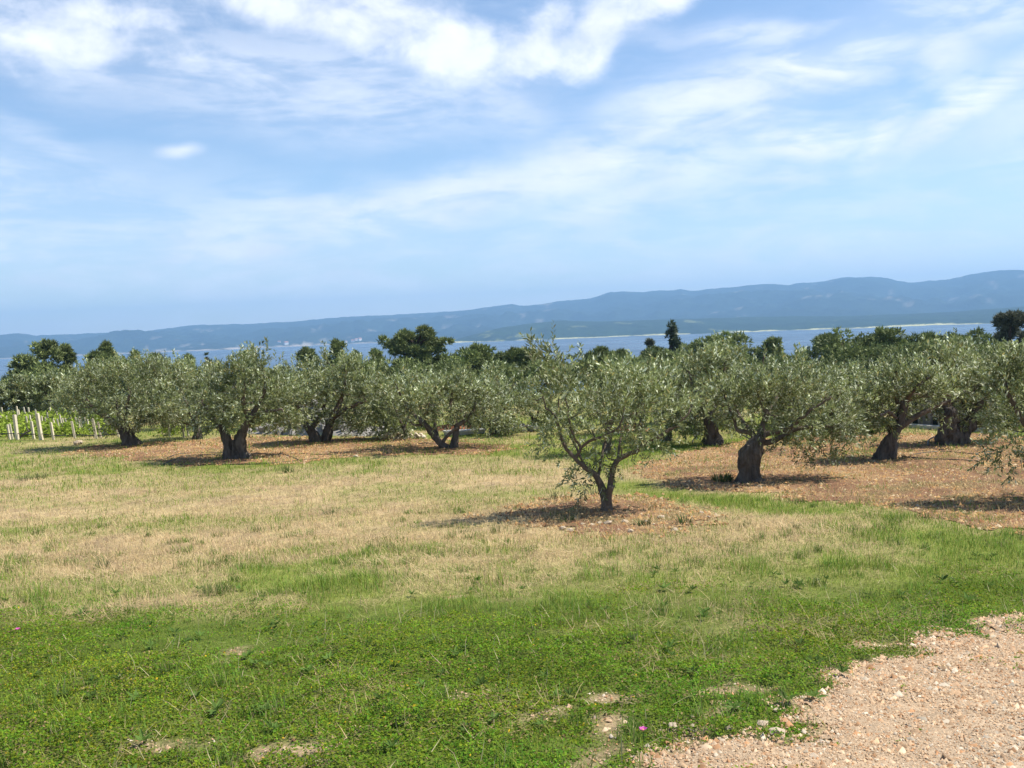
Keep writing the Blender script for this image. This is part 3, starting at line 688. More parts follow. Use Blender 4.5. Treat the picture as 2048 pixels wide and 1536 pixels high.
for k, (bx, by, cx, cy, rx, ry, lab) in enumerate([(8,817,6,778,36,32,'far olive tree at the left edge above the red soil heap'), (52,818,50,772,40,36,'far olive tree above the tall leaning vineyard posts'),
        (104,820,104,772,42,36,'far olive tree right of the vineyard, crown touching the broad one'), (1660,862,1668,790,60,50,'olive tree behind the gap between dark gnarled and reddish trunks')]):
    olive((bx, by), [[(bx, by+2, 16), (bx+1, by-14, 11), (bx, by-24, 9)]], [[(bx, by-20, 8), (bx-12, cy, 4)], [(bx, by-20, 8), (bx+14, cy-4, 4)]],
          [(cx, cy, rx, ry), (cx-rx*.4, cy-ry*.4, rx*.6, ry*.6), (cx+rx*.4, cy-ry*.3, rx*.6, ry*.6)], lab, .55 if k < 3 else .9, (.17, .055) if k < 3 else (.115, .035), 12, 20+k)

def copy_tree(src, loc, rz, sc, label):
    c = src.copy(); C.objects.link(c); c.location = loc; c.rotation_euler = (0, 0, rz); c.scale = (sc*1.05, sc*1.05, sc*.86); c['label'] = label
    for ch in list(src.children):
        d = ch.copy(); C.objects.link(d); d.parent = c
        for g_ in ch.children:
            e = g_.copy(); C.objects.link(e); e.parent = d
    return c
PROTO = [o for o in C.objects if o.name.split('.')[0] == 'olive_tree' and o.get('label', '').split()[0] in ('distant', 'bushy', 'small')]
r6 = np.random.default_rng(66)
for i, (px, py, sc, lab) in enumerate([(330,858,1.0,'between the broad olive and slim hidden trunk'),(545,856,1.05,'right of the big twin-trunked olive above the rubble'),(585,852,1.0,'over the left half of the stone heap'),(700,858,1.0,'over the right half of the stone heap'),(765,860,1.0,'above the yellowish low wall'),
        (850,856,1.05,'seen through the splayed stems'),(935,856,1.0,'above the white posts behind the pale wall'),(1065,858,.95,'just left of the young mound tree crown'),
        (1385,846,1.0,'left of the stump-like trunk farther back'),(1470,850,1.05,'between stump-like trunk and gnarled trunk'),(1560,850,1.0,'behind the right limb of the gnarled tree'),(1610,848,1.05,'behind the hanging foliage of the gnarled tree'),(1715,852,1.0,'left of the reddish trunk farther back'),
        (1800,838,1.0,'above the dark screened fence, left part'),(1990,846,1.05,'right of the multi-stemmed trunk farther back'),(455,852,1.0,'behind the fork of the twin trunk'),(160,846,.9,'behind the vineyard under the broad olive'),(215,850,.95,'behind the brown soil heap'),(2060,850,1.1,'behind the tree cut by the right edge')]):
    p = G(px, py)
    copy_tree(PROTO[i % len(PROTO)], p, r6.uniform(0, 6.28), sc, 'background olive tree '+lab)

# ------------------------------------------------------------------ pines, cypresses and scrub beyond the grove
NEEDLE = {'umbrella': np.array([.092, .112, .034]), 'aleppo': np.array([.105, .125, .040]), 'cypress': np.array([.055, .072, .034]), 'open': np.array([.075, .08, .05])}
def tufts(lobes, n, ln, wd, upb, base, seed, k=3):
    r = np.random.default_rng(seed)
    Lb = np.asarray(lobes, float); w = (Lb[:, 3]*Lb[:, 4]*Lb[:, 5])**.67
    idx = r.choice(len(Lb), n, p=w/w.sum()); b = Lb[idx]
    d = norm(r.normal(size=(n, 3))+np.array([0, 0, upb*.6])); q = np.where(r.random(n) < .8, r.uniform(.75, 1.15, n), r.uniform(.35, .8, n))
    P = b[:, :3]+d*q[:, None]*b[:, 3:6]
    lobeshade = r.uniform(.7, 1.35, len(Lb))[idx]
    V = []; Cc = []
    ax = norm(d+np.array([0, 0, upb]))
    for i in range(k):
        dd = norm(ax+r.normal(size=(n, 3))*.7); s = norm(np.cross(dd, r.normal(size=(n, 3))))
        l = ln*r.uniform(.7, 1.2, n)
        V.append(np.stack([P-s*wd/2, P+s*wd/2, P+dd*l[:, None]], 1)); Cc.append(base*(lobeshade*r.uniform(.75, 1.25, n))[:, None]*np.array([1, 1, 1]))
    V = np.stack(V, 1).reshape(-1, 3); Cc = np.repeat(np.stack(Cc, 1).reshape(-1, 3), 3, 0)
    return V, np.arange(len(V)).reshape(-1, 3), Cc
def far_tree(name, kind, px, top, hw, dist, label, group, seed, lobes_px=None, n=3600, cat='tree', hgt=None):
    """px/top/hw: outline in the photograph; dist: metres along +Y"""
    r = np.random.default_rng(500+seed)
    d = pray(px, top); t = dist/d[1]; tip = np.array([0, 0, EYE])+d*t
    z0 = float(height(tip[0], tip[1])); H = tip[2]-z0; sc = dist/F; rad = hw*sc*(1.3 if kind == 'aleppo' and not lobes_px else 1.35 if kind == 'umbrella' else 1)
    root = empty(name, (tip[0], tip[1], z0)); tag(root, label, cat, group)
    lobes = []; trunk = []
    if lobes_px:
        for (x, y, rx, ry) in lobes_px:
            for k_ in range(4):
                jx, jz = r.normal()*.55*rx, r.normal()*.5*ry
                lobes.append([(x+jx-px)*sc, r.uniform(-.55, .55)*rad, H-max(y+jz-top, ry*.45)*sc, rx*sc*r.uniform(.3, .55), rx*sc*.5, ry*sc*r.uniform(.35, .6)])
        # fill-in lobes behind and below so that the crown has depth
        for i in range(6):
            q = lobes[r.integers(len(lobes))]; lobes.append([q[0]+r.normal()*.2*q[3], r.choice([-1, 1])*rad*.45, q[2]+r.normal()*.2*q[5], q[3]*.75, q[4]*.75, q[5]*.75])
        top_k = .8
    elif kind == 'umbrella':
        ch = hgt or min(H*.85, rad*1.5)
        for i in range(60):
            a = r.uniform(0, 6.283); zz = r.uniform(-.6, 1)
            q = math.sqrt(max(0, 1-abs(zz)**2.6))*(r.uniform(.6, 1.06) if i % 3 else r.uniform(.1, .6))
            s = rad*r.uniform(.13, .25)
            lobes.append([math.cos(a)*q*rad*.9, math.sin(a)*q*rad*.9, H-ch*.60+ch*.50*zz*r.uniform(.85, 1.05), s, s, s*.75])
        top_k = .75
    elif kind == 'aleppo':
        lean = r.uniform(-.2, .2)
        for i in range(64):
            f = r.uniform(.08, .97); w = rad*(1.12-.85*f)*(.75+.5*float(vnoise(np.array(f*6), np.array(seed*1.7), 3))); a = r.uniform(0, 6.283)
            q = r.uniform(.25, 1.05)**.7
            s = rad*r.uniform(.12, .27)*(1.15-.4*f)
            lobes.append([math.cos(a)*q*w+lean*rad*f, math.sin(a)*q*w, H*f-s*.3, s, s, s*.72])
        lobes.append([lean*rad, 0, H-rad*.14, rad*.17, rad*.17, rad*.15])
        top_k = .9
    elif kind == 'cypress':
        for i in range(16):
            f = i/15; w = rad*(1-f)**.7*(.6+.5*r.random())
            a = r.uniform(0, 6.283); s = max(rad*.16, w*.55)
            lobes.append([math.cos(a)*w*.45, math.sin(a)*w*.45, H*(.12+.86*f)-s*.2, s, s, s*1.25])
        top_k = .95
    elif kind == 'open':
        for i in range(16):
            f = r.uniform(.35, .96); a = r.uniform(0, 6.283); q = r.uniform(.3, 1); w = rad*(1.15-.7*f)
            s = rad*r.uniform(.16, .26)
            lobes.append([math.cos(a)*q*w, math.sin(a)*q*w, H*f, s, s, s*.8])
        lobes.append([0, 0, H-rad*.18, rad*.2, rad*.2, rad*.2])
        top_k = .95
    elif kind == 'bush':
        for i in range(12):
            a = r.uniform(0, 6.283); q = math.sqrt(r.random())
            s = rad*r.uniform(.3, .45); lobes.append([math.cos(a)*q*rad*.65, math.sin(a)*q*rad*.5, H*r.uniform(.25, .75), s, s, min(s, H*.3)])
        top_k = .5
    mb = MB(); zt = H*top_k
    P = np.array([[0, 0, -.3], [rad*.03, 0, zt*.35], [-rad*.04, rad*.03, zt*.7], [0, 0, zt]]); rr = np.array([.055, .045, .03, .012])*H*.9
    c = catmull(np.hstack([P, rr[:, None]]), H/14)
    mb.add(*tube(c[:, :3], c[:, 3], 9, .15, seed))
    for q in lobes[::2]:
        q = np.array(q); z1 = max(H*.12, min(q[2]-.5*math.hypot(q[0], q[1]), zt*.95)); a = np.array([0, 0, z1])
        s = np.linspace(0, 1, 5)[:, None]; Pp = a*(1-s)+q[:3]*s+np.array([0, 0, .08*rad])*np.sin(s*math.pi)
        mb.add(*tube(Pp, np.linspace(.016, .006, 5)*H, 5, 0, 0, False))
    link('trunk', mb.mesh('trunk', M_pbark, True), root)
    base = NEEDLE.get(kind, NEEDLE['aleppo'])*r.uniform(1.45, 1.9)
    V, Fq, Cc = tufts(lobes, n, .0046*dist*(.8 if kind == 'cypress' else 1), .0016*dist, .55 if kind != 'cypress' else .8, base, seed)
    cro = link('crown', mk_mesh('crown', V, Fq, M_needle, Cc), root); cro['kind'] = 'stuff'
    return root
GP = 'pines beyond the grove'
BIGP = [(828,672,34,17),(800,676,22,14),(858,680,22,14),(870,692,18,15),(845,690,24,14),(815,694,24,12),(830,706,30,12),(802,704,16,8),(850,716,24,14),(815,724,28,14),(838,735,34,16),(796,728,18,12),(866,738,20,14),(880,700,10,9),(795,742,22,14),(855,748,30,16),(876,722,16,12),(786,690,12,9)]
far_tree('pine_tree', 'aleppo', 830, 654, 54, 88, 'tallest dark pine with layered crown standing against the sea', GP, 1, BIGP, 6000)
L_ = [('aleppo',86,683,40,84,'brownish pine with pointed top, left of the far hills'),('aleppo',40,712,44,80,'low wide pine at the far left below the pointed one'),('aleppo',134,690,28,86,'dark green pine just right of the pointed brownish one'),
      ('aleppo',214,685,20,90,'slim pine with rounded tuft top left of the sea'),('aleppo',188,704,28,84,'low pine mass left of the slim round-topped one'),('aleppo',268,704,17,86,'small brownish pine tip right of the slim round-topped one'),
      ('aleppo',318,709,26,84,'low dark pine above the broad olive tree'),('aleppo',372,711,24,86,'low pine left of the lone distant cypress'),('aleppo',500,703,26,86,'low pine peeking over the big twin-trunked olive'),
      ('aleppo',618,697,36,84,'dense flat-topped pine left of the dome-shaped one'),('aleppo',674,682,28,88,'dome-shaped pine rising above the V-trunk olive'),('aleppo',708,706,18,86,'small pine tip right of the dome-shaped one'),
      ('aleppo',756,700,32,82,'grey-green pine tucked left of the tallest pine'),('umbrella',952,692,62,84,'umbrella pine right of the tallest pine'),('umbrella',1035,695,36,82,'umbrella pine behind the topmost shoots of the young olive'),('umbrella',1206,694,44,84,'rounded umbrella pine over the young olive tree'),
      ('umbrella',1318,696,56,82,'broad umbrella pine at the foot of the pointed dark evergreen'),('umbrella',1436,667,68,86,'wide domed umbrella pine right of the pointed dark evergreen'),('aleppo',1540,677,32,84,'small pine behind the gnarled olive top'),
      ('umbrella',1690,660,70,84,'wide umbrella pine, leftmost of the right hand row'),('umbrella',1780,655,44,82,'round umbrella pine, highest of the right hand row'),('umbrella',1852,666,40,85,'small umbrella pine between two larger in right row'),('umbrella',1930,659,58,82,'umbrella pine at the right end of the row')]
for i, (kd, px, tp, hw, di, lab) in enumerate(L_):
    far_tree('umbrella_pine' if kd == 'umbrella' else 'pine_tree', kd, px, tp, hw, di, lab, GP, 10+i, None, 4300 if kd == 'umbrella' else 3000)
far_tree('pine_tree', 'open', 2022, 630, 56, 74, 'tall open-crowned pine at the right edge of the picture', GP, 50, None, 3000)
far_tree('evergreen_tree', 'cypress', 1343, 648, 48, 96, 'pointed dark evergreen rising before the sea', None, 51, None, 3600)
far_tree('evergreen_tree', 'open', 1298, 682, 22, 100, 'small dark treetop left of the pointed evergreen', None, 52, None, 1200)
far_tree('cypress_tree', 'cypress', 413, 706, 5, 118, 'thin lone dark cypress against the sea at left', None, 53, None, 700)
SCRUB = [(60,735,'under the pointed brownish pine'),(175,728,'under the low pine mass at left'),(285,716,'above the broad olive'),(400,720,'under the lone cypress'),(540,716,'left of the dense flat-topped pine'),(700,712,'under the small pine tip'),(780,714,'at the foot of the tallest pine, left'),(880,714,'at the foot of the tallest pine, right'),(1000,708,'under the umbrella pine'),(1120,712,'behind the young olive top'),(1250,712,'behind the young olive crown, right half'),(1400,708,'under the wide domed umbrella pine'),(1545,712,'behind the gnarled olive crown'),(1650,728,'behind the gap of sea between olives'),(1750,690,'under the right hand pine row, left part'),(1870,688,'under the right hand pine row, middle'),(1985,686,'under the right hand pine row, right part'),(2100,695,'beyond the right picture edge')]
for i, (px, tp, wh) in enumerate(SCRUB):
    far_tree('scrub_bush', 'bush', px, tp, 74, 70, 'dense green scrub bush '+wh, 'scrub behind the grove', 70+i, None, 1700, 'bush')

# ------------------------------------------------------------------ stones: shared meshes
def rock_mesh(seed, material, flat=.6):
    r = np.random.default_rng(900+seed); ph = (1+5**.5)/2
    v = np.array([[-1,ph,0],[1,ph,0],[-1,-ph,0],[1,-ph,0],[0,-1,ph],[0,1,ph],[0,-1,-ph],[0,1,-ph],[ph,0,-1],[ph,0,1],[-ph,0,-1],[-ph,0,1]])/1.9
    v = v*r.uniform(.7, 1.15, (12, 1))+r.normal(size=(12, 3))*.08; v = np.sign(v)*np.abs(v)**.8*np.array([1, .75, flat])
    f = np.array([[0,11,5],[0,5,1],[0,1,7],[0,7,10],[0,10,11],[1,5,9],[5,11,4],[11,10,2],[10,7,6],[7,1,8],[3,9,4],[3,4,2],[3,2,6],[3,6,8],[3,8,9],[4,9,5],[2,4,11],[6,2,10],[8,6,7],[9,8,1]])
    return mk_mesh('stone', v, f, material)
ROCKS = [rock_mesh(i, M_rock, .65) for i in range(8)]
LIMES = [rock_mesh(20+i, M_lime, .5) for i in range(6)]
BROWN = [rock_mesh(30+i, M_brownstone, .55) for i in range(2)]
r5 = np.random.default_rng(55)
def stone(px, py, wpx, me, label, group=None, sink=.25, flat=1.0):
    p = G(px, py); dep = (p-np.array([0, 0, EYE]))@f0; s = wpx*dep/F/2
    o = link('stone', me); o.location = (p[0], p[1], p[2]+s*.5*flat*(1-sink)); o.scale = (s, s, s*flat); o.rotation_euler = (r5.uniform(-.2, .2), r5.uniform(-.2, .2), r5.uniform(0, 6.28))
    return tag(o, label, 'stone', group)
# ---- grey rubble heap behind the V-trunk olive
def heap():
    a, b = G(505, 866), G(765, 872); root = empty('stone_heap', (a+b)/2); tag(root, 'heap of grey rubble stones behind the V-trunk olive', 'stone heap')
    L = np.linalg.norm(b-a); ang = math.atan2(b[1]-a[1], b[0]-a[0]); prof = lambda t: .42+.55*math.exp(-((t-.42)/.18)**2)-.1*math.cos(t*9)
    core = MB(); ns = 26
    for i in range(170):
        t = r5.uniform(0, 1); h = prof(t)*min(1, 6*t, 6*(1-t)); w = r5.uniform(-1, 1)
        zz = h*(1-abs(w))**.8
        o = link('stone', ROCKS[r5.integers(8)], root); s = r5.uniform(.08, .20)
        lx = (t-.5)*L; ly = w*.8+.5
        o.location = (lx*math.cos(ang)-ly*math.sin(ang), lx*math.sin(ang)+ly*math.cos(ang), zz*.95+.02)
        o.scale = (s, s, s); o.rotation_euler = tuple(r5.uniform(0, 6.28, 3))
    V = []; nn = 9
    for i in range(ns):
        t = i/(ns-1); h = prof(t)*min(1, 6*t, 6*(1-t))
        for j in range(nn):
            w = -1+2*j/(nn-1); lx = (t-.5)*L; ly = w*.8+.5
            V.append((lx*math.cos(ang)-ly*math.sin(ang), lx*math.sin(ang)+ly*math.cos(ang), h*(1-abs(w))**.8*.88-.05))
    a_, b_ = np.meshgrid(np.arange(ns-1), np.arange(nn-1), indexing='ij'); q = (a_*nn+b_).ravel()
    link('rubble_core', mk_mesh('rubble_core', V, np.stack([q, q+nn, q+nn+1, q+1], -1), M_rock), root)
heap()
# ---- stones round the mound and on the soil
for px, py, w in [(1216,1050,17),(1250,1047,15),(1126,1060,15),(1140,1063,12),(1322,1037,14),(1350,1064,16),(1262,1066,15),(1292,1046,12),(1200,1048,10),(1307,1052,10),(1165,1050,9),(1403,1028,11),(1418,1036,9),(1237,1062,9),(1185,1052,10)]:
    stone(px, py, w*1.25, LIMES[r5.integers(6)], 'small pale stone lying round the foot of the young olive mound', 'stones round the mound')
stone(157, 889, 20, LIMES[0], 'white stone in the grass before the vineyard', None)
stone(712, 915, 12, LIMES[1], 'pale stone at the right end of the black hose')
for px, py, w, me, lab in [(1554,1468,44,LIMES[2],'largest flat pale stone on the gravel, grey topped'),(1524,1450,30,LIMES[3],'pinkish flat stone touching the clover above the largest flat stone'),(1441,1482,24,LIMES[4],'cream stone at the clover edge left of the largest flat stone'),
      (1658,1414,11,LIMES[5],'small round white stone beside a brown one on the gravel'),(1670,1413,13,BROWN[0],'small brown stone touching the round white one'),(1767,1420,11,LIMES[0],'small white stone on the orange gravel'),(1753,1425,13,BROWN[1],'dark brown stone left of the small white stone'),
      (1680,1428,22,LIMES[1],'flat cream stone below the round white one'),(1630,1518,34,LIMES[3],'pale flat stone at the bottom of the gravel'),(1575,1530,30,LIMES[5],'grey stone half buried at the bottom edge'),(1870,1487,18,LIMES[4],'grey stone on the pale part of the track'),(1890,1497,24,LIMES[2],'pinkish grey stone right of another on the pale track'),
      (1555,1422,20,LIMES[0],'pinkish stone in gravel below the clover tongue'),(1948,1506,16,LIMES[3],'small pale stone on the track far right'),(1345,1455,30,LIMES[2],'pale grey stone ringed by clover'),(1460,1458,22,LIMES[1],'pale stone under a bent straw at the clover edge')]:
    stone(px, py, w, me, lab, None, .35, .7)

# ---- gravel and soil pebbles (uncountable)
PYR = np.array([[1,0,-.35],[0,1,-.35],[-1,0,-.35],[0,-1,-.35],[.15,.1,.75]])
PF = np.array([[0,1,4],[1,2,4],[2,3,4],[3,0,4]])
def pebbles(name, P, size, cols, material, label, cat, seed, flat=.75):
    r = np.random.default_rng(seed); n = len(P)
    v = PYR[None]*r.uniform(.65, 1.25, (n, 5, 1))+r.normal(size=(n, 5, 3))*.18
    a = r.uniform(0, 6.28, n); ca, sa = np.cos(a), np.sin(a)
    v = np.stack([v[..., 0]*ca[:, None]-v[..., 1]*.72*sa[:, None], v[..., 0]*sa[:, None]+v[..., 1]*.72*ca[:, None], v[..., 2]*flat], -1)
    V = P[:, None]+v*size[:, None, None]
    Fq = (np.arange(n)[:, None, None]*5+PF[None]).reshape(-1, 3)
    return tag(link(name, mk_mesh(name, V.reshape(-1, 3), Fq, material, np.repeat(cols, 5, 0), True)), label, cat, None, 'stuff')
def scatter(n, x0, x1, y0, y1, seed):
    r = np.random.default_rng(seed); return r.uniform(x0, x1, n), r.uniform(y0, y1, n)
def frustum(x, y, m=.12): return np.abs(x) < (1024/F*(1+m))*y+.6
STC = np.array([[.58,.43,.30],[.50,.36,.25],[.62,.50,.38],[.52,.30,.17],[.60,.55,.47],[.44,.40,.35],[.66,.60,.52],[.36,.22,.13]])
def gravel():
    r = np.random.default_rng(77)
    x, y = scatter(300000, -2.5, 7.8, 3.6, 8.8, 78)
    t = z_track(x, y); bz = z_bare(x, y); keep = ((t < .04+.12*r.random(len(x))) | ((bz < .03) & (r.random(len(x)) < .22))) & frustum(x, y, .75); x, y = x[keep], y[keep]
    s = np.clip(r.lognormal(math.log(.0050), .62, len(x)), .003, .034); big = r.random(len(x)) < .008; s = np.where(big, r.uniform(.018, .042, len(x)), s)
    P = np.stack([x, y, height(x, y)+.008+.012*sstep(0, -.3, t[keep])], -1)
    pale = sstep(.5, 2.2, -poly_sd(x, y, TRACK)); ci = np.where(r.random(len(x)) < .2+.6*pale, r.choice([2,4,5,6,0], len(x)), r.choice([0,1,3,0,2,7,1], len(x)))
    pebbles('gravel', P, s, STC[ci]*np.array([.80, .735, .635])*r.uniform(.65, 1.2, (len(x), 1)), M_stone, 'loose tan and pale gravel of the track', 'gravel', 79)
gravel()
def soil_bits():
    r = np.random.default_rng(87)
    x, y = scatter(200000, -15, 15, 10, 33, 88)
    keep = (z_soil(x, y) < .05) & frustum(x, y, .12); x, y = x[keep], y[keep]
    dens = fbm(x*1.1, y*1.1, 4, 83); k2 = r.random(len(x)) < .25+1.4*sstep(.35, .6, dens); x, y = x[k2], y[k2]
    s = np.clip(r.lognormal(math.log(.018), .5, len(x)), .008, .065)
    P = np.stack([x, y, height(x, y)+.020], -1)
    SC = np.array([[.50,.32,.15],[.42,.25,.11],[.56,.40,.22],[.34,.18,.09],[.58,.48,.34],[.24,.12,.07]])*np.array([.72, .66, .57])
    ci = r.choice(6, len(x), p=[.28,.22,.2,.12,.1,.08])
    pebbles('soil_clods', P, s, SC[ci]*r.uniform(.8, 1.15, (len(x), 1)), M_stone, 'orange clods and stony chips on the orchard soil', 'soil', 89)
soil_bits()

# ------------------------------------------------------------------ grass and clover (uncountable)
def blades(P, heading, lean, Ln, Wd, bend):
    h = np.stack([np.cos(heading), np.sin(heading), np.zeros(len(P))], -1); s = np.stack([-h[:, 1], h[:, 0], h[:, 2]], -1)
    up = np.array([0, 0, 1.0])
    d1 = h*np.sin(lean)[:, None]+up*np.cos(lean)[:, None]; l2 = lean+bend; d2 = h*np.sin(l2)[:, None]+up*np.cos(l2)[:, None]
    m = P+d1*(Ln*.55)[:, None]; t = m+d2*(Ln*.45)[:, None]; w = Wd[:, None]/2
    V = np.stack([P-s*w, P+s*w, m+s*w*.75, t, m-s*w*.75], 1).reshape(-1, 3)
    k = np.arange(len(P))[:, None]*5
    return V, [k+np.array([[0, 1, 2, 4]]), k+np.array([[4, 2, 3]])]
def grass():
    r = np.random.default_rng(97)
    xs, ys = [], []
    for (y0, y1, den) in [(4.2, 7.5, 900), (7.5, 9.5, 1500), (9.5, 12.5, 1150), (12.5, 16, 640), (16, 21, 330), (21, 27, 220), (27, 36, 90)]:
        w = 1024/F*1.12*y1+.6; n = int(2*w*(y1-y0)*den); x = r.uniform(-w, w, n); y = r.uniform(y0, y1, n); k = frustum(x, y); xs.append(x[k]); ys.append(y[k])
    x = np.concatenate(xs); y = np.concatenate(ys)
    so = z_soil(x, y); tk = z_track(x, y); bz = np.where(y < 11, z_bare(x, y), 9)
    keep = (r.random(len(x)) < np.where(so < 0, .42+.5*sstep(.45, .64, fbm(x*1.6+9, y*1.6, 4, 84)), 1)) & (tk > -.05+.1*r.random(len(x))) & (bz > -.05)
    x, y = x[keep], y[keep]
    g = green_p(x, y); cl = fbm(x*2.6, y*2.6, 3, 98)
    isg = r.random(len(x)) < np.clip(g*1.08+.25*(cl-.5), .03, 1)
    P = np.stack([x, y, height(x, y)-.004], -1); far = y/10
    for nm, m in (('green_grass', isg), ('dry_grass', ~isg)):
        n = m.sum(); p = P[m]; yy = y[m]
        tall = np.where(yy < 9.5, .55+1.5*sstep(.45, .72, cl[m]), .55+.75*sstep(.45, .75, cl[m]))
        if nm == 'green_grass':
            L = r.uniform(.035, .10, n)*tall*np.where(yy > 9, 1.25, .8)*np.where((yy > 19), 1.35, 1); lean = r.uniform(.05, .75, n); bend = r.uniform(.1, .9, n)
            c = np.array([.195, .275, .045])*r.uniform(.6, 1.4, (n, 1)); c[:, 0] *= r.uniform(.7, 1.3, n)
            w = .0036*np.maximum(1, (yy/8))*r.uniform(.8, 1.4, n)
        else:
            L = r.uniform(.06, .17, n)*np.where(r.random(n) < .06, 1.9, 1); lean = np.where(r.random(n) < .7, r.uniform(1.15, 1.55, n), r.uniform(.3, 1.1, n)); bend = r.uniform(-.5, .35, n)
            c = np.array([.60, .468, .245])*r.uniform(.45, 1.2, (n, 1)); c[:, 1] *= r.uniform(.9, 1.06, n)
            w = .0034*np.maximum(1, (yy/8))*r.uniform(.7, 1.3, n); p = p+np.array([0, 0, .012])*r.random((n, 1))+np.array([0, 0, .004])
        V, Fq = blades(p, r.uniform(0, 6.28, n), lean, L, w, bend)
        tag(link(nm, mk_mesh(nm, V, Fq, M_grass, np.repeat(c, 5, 0))), 'short green grass blades of the field' if nm[0] == 'g' else 'mown dry straw lying over the field', 'grass', None, 'stuff')
grass()
def clover():
    r = np.random.default_rng(107)
    xs, ys = [], []
    for (y0, y1, den) in [(3.6, 5.5, 8200), (5.5, 7.0, 6800), (7.0, 9.2, 4200)]:
        w = 1024/F*1.15*y1+.5; n = int(2*w*(y1-y0)*den); x = r.uniform(-w, w, n); y = r.uniform(y0, y1, n); k = frustum(x, y); xs.append(x[k]); ys.append(y[k])
    x = np.concatenate(xs); y = np.concatenate(ys)
    cl = fbm(x*1.9, y*1.9, 4, 108); c2 = fbm(x*7, y*7, 3, 109)
    tk = z_track(x, y)-.02; bz = z_bare(x, y)
    edge = y-7.9+2.2*(fbm(x*.7, y*.7, 3, 110)-.5)*2+1.6*(c2-.5)
    # tongues of clover left standing on the track edge
    pd = r.random(len(x)) < np.maximum(sstep(-.05, .16, np.minimum(tk, bz)), .75*sstep(.52, .60, fbm(x*2.4+5, y*2.4, 4, 112))*sstep(-.75, -.2, tk))*sstep(.9, -.7, edge)*(.35+1.0*sstep(.30, .5, c2*.6+cl*.4))
    x, y, cl, c2 = x[pd], y[pd], cl[pd], c2[pd]; n = len(x)
    hgt = (.008+.10*sstep(.35, .7, cl)*sstep(.25, .7, c2))*r.uniform(.35, 1.1, n)
    P = np.stack([x, y, height(x, y)+hgt], -1)
    hd = r.uniform(0, 6.28, n); tilt = r.uniform(-.35, .75, n)
    D = np.stack([np.cos(hd)*np.cos(tilt), np.sin(hd)*np.cos(tilt), np.sin(tilt)], -1)
    Nn = norm(np.array([0, 0, 1.0])+r.normal(size=(n, 3))*.5)
    V, Fq = leaf_quads(P, D, Nn, r.uniform(.008, .026, n), r.uniform(.007, .018, n))
    c = np.array([.115, .235, .018])*r.uniform(.65, 1.35, (n, 1)); c[:, 0] *= r.uniform(.7, 1.5, n)
    c = c*(.55+.8*fbm(x*1.6, y*1.6, 4, 111)[:, None]); c[:, 0] *= .8+.7*fbm(x*.9, y*.9, 3, 114)
    br_ = r.random(n) < .05+.12*sstep(.5, .7, fbm(x*2.2+3, y*2.2, 4, 113)); c[br_] = np.array([.30, .22, .10])*r.uniform(.6, 1.2, (br_.sum(), 1)); yel = r.random(n) < .003; c[yel] = (.62, .42, .03)
    tag(link('clover', mk_mesh('clover', V, Fq, M_clover, np.repeat(c, 4, 0))), 'low green clover carpet covering the foreground', 'clover', None, 'stuff')
    # pale seed stalks standing out of the clover
    n = 900; x, y = r.uniform(-6, 5, n), r.uniform(4.3, 9, n); k = frustum(x, y) & (z_track(x, y) > -.1); x, y = x[k], y[k]; n = len(x)
    V, Fq = blades(np.stack([x, y, height(x, y)+.01], -1), r.uniform(0, 6.28, n), r.uniform(.2, 1.45, n), r.uniform(.07, .2, n), r.uniform(.003, .006, n), r.uniform(-.4, .8, n))
    c = np.array([.50, .43, .25])*r.uniform(.7, 1.2, (n, 1))
    tag(link('dry_stalks', mk_mesh('dry_stalks', V, Fq, M_grass, np.repeat(c, 5, 0))), 'scattered pale dry stalks among the clover', 'grass', None, 'stuff')
clover()

